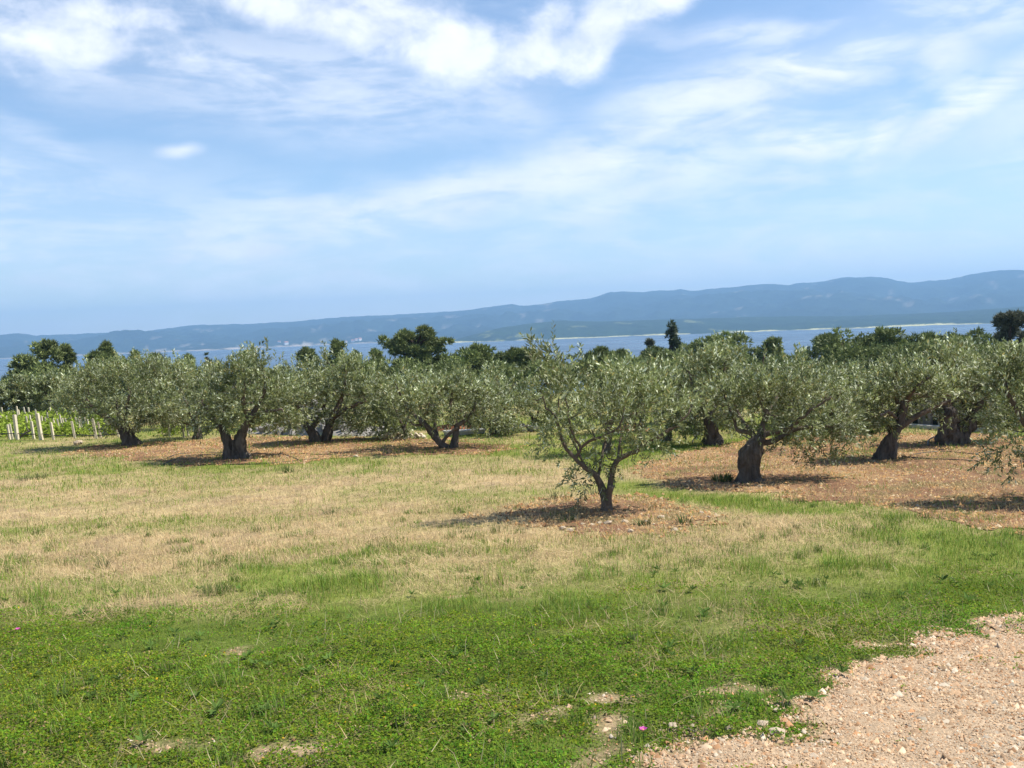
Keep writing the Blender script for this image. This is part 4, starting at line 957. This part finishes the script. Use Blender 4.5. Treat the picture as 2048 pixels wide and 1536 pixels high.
def extras():
    r = np.random.default_rng(147)
    # flattened straw swaths left by mowing
    n = 260; cx, cy = r.uniform(-11, 11, n), r.uniform(9, 20, n); k = frustum(cx, cy) & (green_p(cx, cy) < .55) & (z_soil(cx, cy) > .2); cx, cy = cx[k], cy[k]; n = len(cx)
    m = 34; hd = r.uniform(0, 6.28, n).repeat(m)+r.normal(size=n*m)*.5
    x = cx.repeat(m)+r.normal(size=n*m)*.20; y = cy.repeat(m)+r.normal(size=n*m)*.14
    V, Fq = blades(np.stack([x, y, height(x, y)+r.uniform(.01, .045, n*m)], -1), hd, r.uniform(1.25, 1.6, n*m), r.uniform(.12, .34, n*m), r.uniform(.004, .0075, n*m), r.uniform(-.25, .35, n*m))
    c = np.array([.66, .52, .30])*r.uniform(.55, 1.15, (n*m, 1))
    tag(link('straw_swaths', mk_mesh('straw_swaths', V, Fq, M_grass, np.repeat(c, 5, 0))), 'flattened bundles of pale cut straw on the field', 'straw', None, 'stuff')
    # clumps of longer grass in the foreground and the field
    n = 330; cx, cy = r.uniform(-9, 9, n), r.uniform(4.6, 15, n)**1.0; k = frustum(cx, cy) & (z_track(cx, cy) > .1) & (z_soil(cx, cy) > .1); cx, cy = cx[k], cy[k]; n = len(cx)
    m = 46; sp = r.uniform(.03, .11, n).repeat(m); hh = r.uniform(.06, .15, n).repeat(m)
    x = cx.repeat(m)+r.normal(size=n*m)*sp; y = cy.repeat(m)+r.normal(size=n*m)*sp
    V, Fq = blades(np.stack([x, y, height(x, y)], -1), r.uniform(0, 6.28, n*m), r.uniform(.05, .6, n*m), hh*r.uniform(.5, 1.2, n*m), r.uniform(.003, .0055, n*m)*np.maximum(1, y/8), r.uniform(.1, .9, n*m))
    tone = r.uniform(.6, 1.25, n).repeat(m)[:, None]; c = np.array([.15, .235, .045])*tone*r.uniform(.7, 1.3, (n*m, 1)); dr = r.random(n*m) < .15; c[dr] = np.array([.5, .42, .22])*r.uniform(.6, 1.1, (dr.sum(), 1))
    tag(link('grass_clumps', mk_mesh('grass_clumps', V, Fq, M_grass, np.repeat(c, 5, 0))), 'scattered longer grass clumps in the short turf', 'grass', None, 'stuff')
    # broad leaved weeds pressed into the turf
    n = 240; cx, cy = r.uniform(-6, 6, n), r.uniform(4.3, 9.5, n); k = frustum(cx, cy) & (z_track(cx, cy) > -.1); cx, cy = cx[k], cy[k]; n = len(cx); m = 9
    a = (np.arange(m)[None]*.698+r.uniform(0, 6.28, (n, 1))+r.normal(size=(n, m))*.2).ravel(); tl = r.uniform(.1, .8, n*m)
    D = np.stack([np.cos(a)*np.cos(tl), np.sin(a)*np.cos(tl), np.sin(tl)], -1); P = np.stack([cx.repeat(m), cy.repeat(m), height(cx, cy).repeat(m)+.025], -1)
    sz = r.uniform(.5, 1.2, n).repeat(m)
    V, Fq = leaf_quads(P, D, norm(np.array([0, 0, 1.0])+r.normal(size=(n*m, 3))*.25), .075*sz*r.uniform(.7, 1.2, n*m), .024*sz*r.uniform(.7, 1.2, n*m))
    c = np.array([.10, .165, .035])*r.uniform(.6, 1.25, n).repeat(m)[:, None]*r.uniform(.8, 1.2, (n*m, 1))
    tag(link('rosette_weeds', mk_mesh('rosette_weeds', V, Fq, M_clover, np.repeat(c, 4, 0))), 'flat broad-leaved weed rosettes in the turf', 'weed', None, 'stuff')
    # fallen leaves and twigs on the orchard soil
    n = 26000; x, y = r.uniform(-14, 14, n), r.uniform(12, 31, n); k = frustum(x, y) & (z_soil(x, y) < .1) & (r.random(n) < .25+.9*sstep(.42, .62, fbm(x*.8, y*.8, 4, 148))); x, y = x[k], y[k]; n = len(x)
    hd = r.uniform(0, 6.28, n); D = np.stack([np.cos(hd), np.sin(hd), r.uniform(-.1, .4, n)], -1)
    tw = r.random(n) < .12
    V, Fq = leaf_quads(np.stack([x, y, height(x, y)+.03], -1), norm(D), norm(np.array([0, 0, 1.0])+r.normal(size=(n, 3))*.35), np.where(tw, r.uniform(.12, .3, n), r.uniform(.04, .09, n)), np.where(tw, .010, r.uniform(.014, .03, n)))
    c = np.array([[.24, .15, .08], [.33, .25, .13], [.16, .10, .06], [.20, .19, .09]])[r.integers(0, 4, n)]*r.uniform(.7, 1.2, (n, 1))
    tag(link('leaf_litter', mk_mesh('leaf_litter', V, Fq, M_grass, np.repeat(c, 4, 0))), 'fallen olive leaves and twigs littering the orchard soil', 'leaves', None, 'stuff')
extras()

# ---- countable tufts and weeds
def tuft(name, px, py, n, h, spread, wd, color, label, group=None, seed=0, cat='grass tuft'):
    r = np.random.default_rng(200+seed); p = G(px, py)
    P = np.zeros((n, 3)); a = r.uniform(0, 6.28, n); q = np.sqrt(r.random(n))*spread; P[:, 0] = np.cos(a)*q; P[:, 1] = np.sin(a)*q
    V, Fq = blades(P, a+r.normal(size=n)*.5, r.uniform(.1, .8, n), h*r.uniform(.55, 1.1, n), wd*r.uniform(.7, 1.2, n), r.uniform(.2, .9, n))
    c = np.array(color)*r.uniform(.7, 1.3, (n, 1))
    o = link(name, mk_mesh(name, V, Fq, M_grass, np.repeat(c, 5, 0)), None, p-np.array([0, 0, .01])); return tag(o, label, cat, group)
tuft('leafy_weed', 208, 1137, 18, .24, .07, .014, (.075, .11, .04), 'dark broad-bladed weed standing alone in the dry grass', None, 1, 'weed')
tuft('grass_tuft', 437, 1186, 160, .15, .16, .005, (.08, .12, .035), 'dense dark green grass tuft at the edge of the clover', None, 2)
tuft('grass_tuft', 573, 945, 70, .26, .16, .012, (.12, .17, .05), 'fresh green grass tuft before the twin-trunked olive', None, 3)
tuft('grass_tuft', 662, 1028, 50, .14, .13, .008, (.09, .13, .045), 'small green tuft in the middle of the dry straw', None, 4)
tuft('leafy_weed', 1285, 1052, 40, .17, .10, .018, (.065, .11, .035), 'dark green weed right of the young olive foot among stones', None, 5, 'weed')
tuft('leafy_weed', 1368, 1048, 40, .18, .10, .016, (.065, .11, .035), 'dark green weed at the right end of the stony mound', None, 6, 'weed')
tuft('leafy_weed', 1135, 1045, 34, .15, .10, .016, (.065, .11, .035), 'dark green weed left of the young olive foot', None, 7, 'weed')
tuft('grass_tuft', 1108, 1000, 60, .22, .2, .010, (.085, .115, .05), 'bluish green tuft beyond the mound, left of the young trunk', None, 8)
tuft('leafy_weed', 1446, 963, 150, .26, .18, .014, (.055, .10, .03), 'leafy dark green weed at the left of the gnarled trunk', None, 9, 'weed')
tuft('leafy_weed', 1190, 990, 30, .26, .16, .013, (.10, .12, .06), 'grey-green sucker shoots left of the young olive trunk', None, 10, 'weed')
tuft('grass_tuft', 62, 958, 90, .22, .35, .013, (.11, .15, .05), 'green tuft by the left edge under the shaded grass', None, 11)
tuft('leafy_weed', 1388, 868, 60, .5, .2, .05, (.09, .15, .03), 'bright green weed between far olive and curved hose', None, 12, 'weed')
tuft('leafy_weed', 1738, 868, 60, .5, .2, .05, (.08, .12, .035), 'green weed on far soil left of the reddish trunk', None, 13, 'weed')
tuft('grass_tuft', 1290, 1018, 50, .14, .25, .010, (.09, .13, .04), 'low grass clump just right of the young olive trunk', None, 14)

# ---- pink flowers
def flower(px, py, label, seed):
    p = G(px, py); root = empty('pink_flower', p); tag(root, label, 'flower', 'pink flowers'); r = np.random.default_rng(seed)
    mb = MB(); mb.add(*tube(np.array([[0, 0, -.01], [.004, 0, .03], [0, .003, .062]]), .0025, 5)); link('stem', mb.mesh('stem', M_stem), root)
    pv = np.array([[0, 0, 0], [.007, .006, .004], [.02, .010, .008], [.028, 0, .006], [.02, -.010, .008], [.007, -.006, .004]])
    me = mk_mesh('petal', pv, np.array([[0, 1, 2, 3], [0, 3, 4, 5]]), M_petal)
    for i in range(5):
        o = link('petal', me, root); o.location = (0, 0, .062); o.rotation_euler = (0, -.35, i*1.2566)
    mb = MB(); mb.add(*tube(np.array([[0, 0, .060], [0, 0, .070]]), .005, 6)); link('flower_centre', mb.mesh('flower_centre', mat('yellow_pollen', (.7, .5, .08), .8)), root)
flower(1287, 1484, 'single pink flower at the clover edge near the gravel', 1)
flower(37, 1274, 'single pink flower in the grass at the left edge', 2)

# ------------------------------------------------------------------ irrigation hoses
def hose(pts, label, r=.014, lift=.02):
    P = []
    for q in pts:
        p = G(q[0], q[1]); p[2] += lift+(q[2] if len(q) > 2 else 0); P.append(p)
    c = catmull(np.array(P), .15); mb = MB(); mb.add(*tube(c, r, 7))
    o = link('irrigation_hose', mb.mesh('irrigation_hose', M_hose, True)); return tag(o, label, 'hose', 'black irrigation hoses')
hose([(335,917),(360,909),(420,907),(500,908),(560,910),(600,909),(650,911),(705,913)], 'black hose running straight across the left soil patch')
hose([(325,930),(345,922),(372,913),(420,911),(470,914)], 'black hose curling left of the twin-trunked olive')
hose([(325,931),(380,931),(450,930),(520,929),(580,924),(640,918)], 'black hose along the grass edge below the twin-trunked olive')
hose([(560,908),(580,914),(597,921)], 'short bent hose end right of the twin trunk')
hose([(1385,886),(1390,879,.04),(1405,874,.16),(1424,868,.25)], 'black hose arching from ground to the stump-like trunk', .016)
hose([(1447,866,.22),(1462,868,.16),(1480,874,.08),(1500,882,.03)], 'black hose slanting down behind the gnarled trunk', .016)
hose([(1430,962),(1460,966),(1500,968),(1545,968),(1577,970)], 'black hose lying before the gnarled trunk', .012)
hose([(1568,960),(1585,961),(1602,963)], 'short hose piece on soil right of the gnarled trunk', .010)
hose([(1803,914),(1850,919),(1900,921),(1945,923)], 'straight black hose on soil right of the reddish trunk', .013)
hose([(1822,912),(1850,907),(1885,905),(1920,907),(1955,911)], 'bowed black hose behind the straight one at right', .013)
hose([(1856,893),(1857,886,.04),(1868,882,.08),(1880,883,.1),(1884,893)], 'small hose loop left of the multi-stemmed trunk', .016)
# ------------------------------------------------------------------ vineyard
def post(x, y, z, h, w, lean, label, group):
    mb = MB(); V, Fq = box((0, 0, h/2-.1), (w, w, h+.2)); V[:, 0] += lean*(V[:, 2]); V[V[:, 2] > h-.05, :2] *= 1
    mb.add(V, Fq); cap = box((lean*(h+.01), 0, h+.008), (w*.8, w*.8, .02)); mb.add(*cap)
    o = link('vineyard_post', mb.mesh('vineyard_post', M_post)); o.location = (x, y, z); o.rotation_euler = (0, 0, r5.uniform(-.3, .3)); return tag(o, label, 'post', group)
front = [(20,880,30,4,'thin cream vineyard post, leftmost of a close pair'),(25.5,880,32,4.5,'thin cream vineyard post touching the tall left one'),(35,880,50,7,'tall thick cream vineyard post, left of the two tallest'),(68,879,36,5,'medium cream vineyard post between the two tallest'),
         (83,881,54,7.5,'tall thick cream vineyard post, right of the two tallest'),(107.5,880,35,5,'cream vineyard post right of the two tallest'),(150,877,34,5,'cream vineyard post in front row before the stone in grass'),(193,878,40,6,'thick cream vineyard post left of the leaning olive trunk'),
         (202,877,32,4,'thin cream post just right of the thick one by leaning olive'),(228,866,22,3.5,'cream post seen just left of the leaning olive trunk'),(237,874,30,4,'cream post partly behind the leaning olive trunk'),(340,874,24,4,'cream post in the gap left of the slim hidden trunk'),(368,876,27,4.5,'cream post beside the slim hidden olive trunk, left one'),(377,873,25,4,'cream post beside the slim hidden olive trunk, right one')]
rowpts = []
for px, py, hp, wp, lab in front:
    p = G(px, py); dep = (p-np.array([0, 0, EYE]))@f0; rowpts.append(p)
    post(p[0], p[1], p[2], hp*dep/F, wp*.78*dep/F, -.09+r5.uniform(-.03, .03), lab, 'vineyard posts, front row')
for px, py, hp in [(4,850,8),(8,848,8),(15,852,9),(18,842,8),(7,838,10),(37,845,14),(40,838,8),(53,842,12),(56,858,11),(59,838,10),(73,838,8),(86,860,12),(93,858,10),(97,848,10),(102,838,10),(115,842,8),(125,862,14),(129,864,12),(143,852,8),(156,862,12),(160,864,12),(172,858,10),(120,868,13),(136,869,14),(166,868,13),(179,869,13),(214,866,12),(186,858,9),(110,858,9),(350,862,12),(214,856,10),(64,858,12)]:
    p = G(px, py); dep = (p-np.array([0, 0, EYE]))@f0
    post(p[0], p[1], p[2], hp*dep/F*2.3, 2.3*dep/F, -.08+r5.uniform(-.05, .05), 'small cream post among vine leaves farther back in the vineyard', 'vineyard posts farther back')
def vine_mesh(seed):
    r = np.random.default_rng(300+seed); n = 260
    P = r.normal(size=(n, 3))*np.array([.24, .20, .09])+np.array([0, 0, .22]); P[:, 2] = np.abs(P[:, 2])
    V, Fq = leaf_quads(P, norm(r.normal(size=(n, 3))), norm(r.normal(size=(n, 3))*.7+np.array([0, 0, 1])), r.uniform(.08, .14, n), r.uniform(.07, .12, n))
    c = np.array([.27, .35, .05])*r.uniform(.6, 1.3, (n, 1)); leafm = mk_mesh('foliage', V, Fq, M_grass, np.repeat(c, 4, 0))
    mb = MB(); c = catmull(np.array([[0, 0, -.05, .03], [.03, 0, .15, .025], [-.02, .03, .3, .02], [.05, 0, .45, .01]]), .05); mb.add(*tube(c[:, :3], c[:, 3], 6, .2))
    return leafm, mb.mesh('stem', M_bark, True)
VM = [vine_mesh(i) for i in range(4)]
vrow = []
for k, (y0, n) in enumerate([(881, 0), (874, 13), (862, 10), (852, 9), (844, 8), (838, 8)]):
    for i in range(n):
        px = -25+i*(400/n if k == 1 else 265/n)+r5.uniform(-6, 6)
        if 235 < px < 320: continue
        py = y0-3*px/200*(0 if k > 1 else 1)+r5.uniform(-1.5, 1.5)
        p = G(px, py); root = empty('grape_vine', p); root.rotation_euler = (0, 0, r5.uniform(0, 6.28)); s = r5.uniform(.8, 1.15); root.scale = (s*1.1, s*1.1, s)
        tag(root, 'leafy bright green grape vine between the cream vineyard posts', 'vine', 'grape vines')
        lm, st = VM[r5.integers(4)]; f_ = link('foliage', lm, root); f_['kind'] = 'stuff'; link('stem', st, root)
def hanging(pts, label):
    P = [G(a, b)+np.array([0, 0, h]) for a, b, h in pts]; c = catmull(np.array(P), .3); mb = MB(); mb.add(*tube(c, .014, 6))
    return tag(link('irrigation_hose', mb.mesh('irrigation_hose', M_hose, True)), label, 'hose', 'black irrigation hoses')
hanging([(-30,880,.22),(35,880,.24),(60,880,.20),(83,881,.25),(110,880,.16),(150,877,.14),(193,878,.12),(237,876,.16),(260,876,.12)], 'black drip hose strung along the front vineyard posts')
# weathered vine wood below the hose
mb = MB(); p = G(56, 878); c = catmull(np.array([[-.3, 0, .05, .03], [-.1, 0, .22, .035], [.1, 0, .3, .03], [.3, 0, .5, .02]]), .05); mb.add(*tube(c[:, :3], c[:, 3], 8, .3)); c = catmull(np.array([[.05, 0, .28, .02], [-.05, .05, .45, .015], [-.02, .05, .6, .01]]), .05); mb.add(*tube(c[:, :3], c[:, 3], 7, .3))
tag(link('vine_stump', mb.mesh('vine_stump', M_bark, True), None, p), 'dark bare twisted vine stump between the two tallest posts', 'vine')

# ------------------------------------------------------------------ soil heaps
def mound(px, py, rx, h, material, label, seed, ry=None):
    p = G(px, py); dep = (p-np.array([0, 0, EYE]))@f0; rx = rx*dep/F; h = h*dep/F; ry = ry or rx*.7; n = 22
    V = []
    for i in range(n+1):
        for j in range(n+1):
            u, v = -1.25+2.5*i/n, -1.25+2.5*j/n; q = math.hypot(u, v)
            hh = h*max(0, 1-min(q, 1.2)**1.6) - (.1 if q > 1 else 0)
            hh += h*.22*(float(fbm(u*3+seed, v*3, 4, seed))-.5)*(q < 1)
            V.append((u*rx, v*ry, hh))
    a, b_ = np.meshgrid(np.arange(n), np.arange(n), indexing='ij'); q = (a*(n+1)+b_).ravel()
    return tag(link('soil_heap', mk_mesh('soil_heap', V, np.stack([q, q+n+1, q+n+2, q+1], -1), material, None, True), None, p-np.array([0, 0, .03])), label, 'soil heap')
mound(2, 832, 28, 13, M_redsoil, 'heap of orange red soil at the left edge beyond the vineyard', 3)
mound(216, 868, 26, 26, M_brownsoil, 'rounded brown soil heap behind the vineyard by the leaning olive', 4)
mound(905, 858, 60, 12, M_redsoil, 'reddish soil bank glimpsed between the two splayed stems', 5)
mound(1262, 862, 46, 16, M_redsoil, 'reddish soil bank glimpsed under the far small olive', 6)
# ------------------------------------------------------------------ low walls and fence
def wall_seg(name, a, b, h, th, material, label, cat='wall', cap=True):
    A, B = G(*a), G(*b); mid = (A+B)/2; L = np.linalg.norm((B-A)[:2]); ang = math.atan2(B[1]-A[1], B[0]-A[0]); tilt = math.atan2(B[2]-A[2], L)
    root = empty(name, mid); root.rotation_euler = (0, -tilt, ang); tag(root, label, cat)
    mb = MB(); k = int(L/.5)+1
    xs = np.linspace(-L/2, L/2, k+1)
    for i in range(k):
        mb.add(*box(((xs[i]+xs[i+1])/2, r5.normal()*.006, h/2-.15), (xs[1]-xs[0]-.008, th, h+.3)))
    link('wall_body', mb.mesh('wall_body', material), root)
    if cap:
        mb = MB(); mb.add(*box((0, 0, h+.028), (L+.04, th+.08, .05))); link('coping', mb.mesh('coping', M_wall), root)
    return root
wall_seg('low_wall', (890,870), (968,866), .08, .3, M_wall, 'pale low wall with white coping behind the splayed stems')
def stone_wall(a, b, h, meshes, n, s0, s1, label):
    A, B = G(*a), G(*b); root = empty('dry_stone_wall', (A+B)/2); tag(root, label, 'wall')
    L = np.linalg.norm(B-A); u = (B-A)/L
    for i in range(n):
        t = r5.uniform(-.5, .5)*L; q = u*t; s = r5.uniform(s0, s1)
        o = link('stone', meshes[r5.integers(len(meshes))], root); o.scale = (s, s*.8, s*.8)
        o.location = (q[0], q[1]+r5.uniform(-.12, .12), q[2]+r5.uniform(.02, h)*(.75+.25*math.cos(t*3))); o.rotation_euler = (r5.uniform(-.5, .5), r5.uniform(-.5, .5), r5.uniform(0, 6.28))
stone_wall((985,866), (1080,862), .22, ROCKS, 60, .06, .13, 'low tumbled grey stone wall behind the bushy olive, left of mound tree')
YST = [rock_mesh(60+i, mat('yellow_stone', (.56, .45, .27), .9, var=1, vscale=2.5, color2=(.50, .46, .40), bump=.4), .6) for i in range(3)]
stone_wall((768,878), (848,876), .18, YST, 46, .06, .12, 'short tumbled yellowish stone wall left of the splayed-stem olive')
for i, (px, py, hp, lab) in enumerate([(925,864,22,'short white post behind the pale low wall, left'), (932,864,20,'short white post behind the pale low wall, middle'), (957,862,22,'short white post behind the pale low wall, right')]):
    p = G(px, py); dep = (p-np.array([0, 0, EYE]))@f0; post(p[0], p[1], p[2], hp*dep/F, 2.6*dep/F, -.02, lab, 'posts behind the pale wall')
def fence():
    A, B = G(1800, 853), G(1990, 866); mid = (A+B)/2; L = np.linalg.norm((B-A)[:2]); ang = math.atan2(B[1]-A[1], B[0]-A[0])
    root = empty('garden_fence', mid+np.array([0, .25, 0])); root.rotation_euler = (0, 0, ang); tag(root, 'dark screened fence with pale posts beyond the kerb at right', 'fence')
    k = 9
    for i in range(k+1):
        x = -L/2+L*i/k; mb = MB(); w = .09 if i % 3 else .13
        mb.add(*box((x, .2, .45), (w, w, 1.2))); link('post', mb.mesh('post', M_post if i % 3 == 1 else M_darkwall), root)
        if i < k:
            mb = MB(); mb.add(*box((x+L/k/2, .24, .40), (L/k-w*.9, .03, .72)))
            link('panel', mb.mesh('panel', M_dark if i % 2 else M_darkwall), root)
    mb = MB(); mb.add(*box((0, .2, 1.02), (L, .05, .06))); link('rail', mb.mesh('rail', M_darkwall), root)
fence()
wall_seg('kerb', (1806,854), (1985,866), .10, .22, M_wall, 'long pale kerb stones edging the far soil at right', 'kerb', cap=False)
# ------------------------------------------------------------------ far houses on the island shore
def house(ci, vi, s, label):
    p = isl[ci, vi]; root = empty('far_house', p+np.array([0, 0, -1])); root.rotation_euler = (0, 0, .3*ci % 1.2); tag(root, label, 'house', 'white houses on the far shore')
    mb = MB(); mb.add(*box((0, 0, s*.3), (s, s*.7, s*.6+2))); link('wall', mb.mesh('wall', M_house), root)
    V = np.array([[-.54, -.4, .6], [.54, -.4, .6], [.54, .4, .6], [-.54, .4, .6], [-.54, 0, .85], [.54, 0, .85]])*s+np.array([0, 0, 1])
    me = mk_mesh('roof', V, [np.array([[0, 1, 5, 4], [2, 3, 4, 5], [0, 3, 2, 1]]), np.array([[1, 2, 5], [3, 0, 4]])], M_roof); link('roof', me, root)
for k, (px, v, s, lab) in enumerate([(693,3,16,'leftmost tiny white house on the far island shore'), (703,3,20,'second tiny white house on the far island shore'), (712,4,18,'third tiny white house on the far island shore'), (721,4,22,'fourth tiny white house on the far island shore'), (575,4,24,'lone tiny white house left of the village on far shore'), (560,5,16,'tiny white house higher on the slope left of the village')]):
    house(int((px+900)/7), v, s, lab)

# ------------------------------------------------------------------ haze
hz = MB(); hz.add(*box((0, 5480, 190), (17400, 12400, 520)))
hm = bpy.data.materials.new('haze_air'); hm.use_nodes = True; nt = hm.node_tree; nt.nodes.clear()
o_ = nt.nodes.new('ShaderNodeOutputMaterial'); pv = nt.nodes.new('ShaderNodeVolumePrincipled')
pv.inputs['Color'].default_value = (.35, .63, 1.0, 1); pv.inputs['Density'].default_value = 1.4e-4; pv.inputs['Anisotropy'].default_value = .1
pv.inputs['Density Attribute'].default_value = ''
nt.links.new(pv.outputs[0], o_.inputs['Volume'])
try: hm.cycles.homogeneous_volume = True
except Exception: pass
ho = link('haze', hz.mesh('haze', hm)); tag(ho, 'thin bluish sea haze fading the far hills', 'haze', None, 'stuff')
print('TRIS', sum(sum(len(p.vertices)-2 for p in []) for m in bpy.data.meshes), 'POLYS', sum(len(o.data.polygons) for o in bpy.data.objects if o.type == 'MESH'))
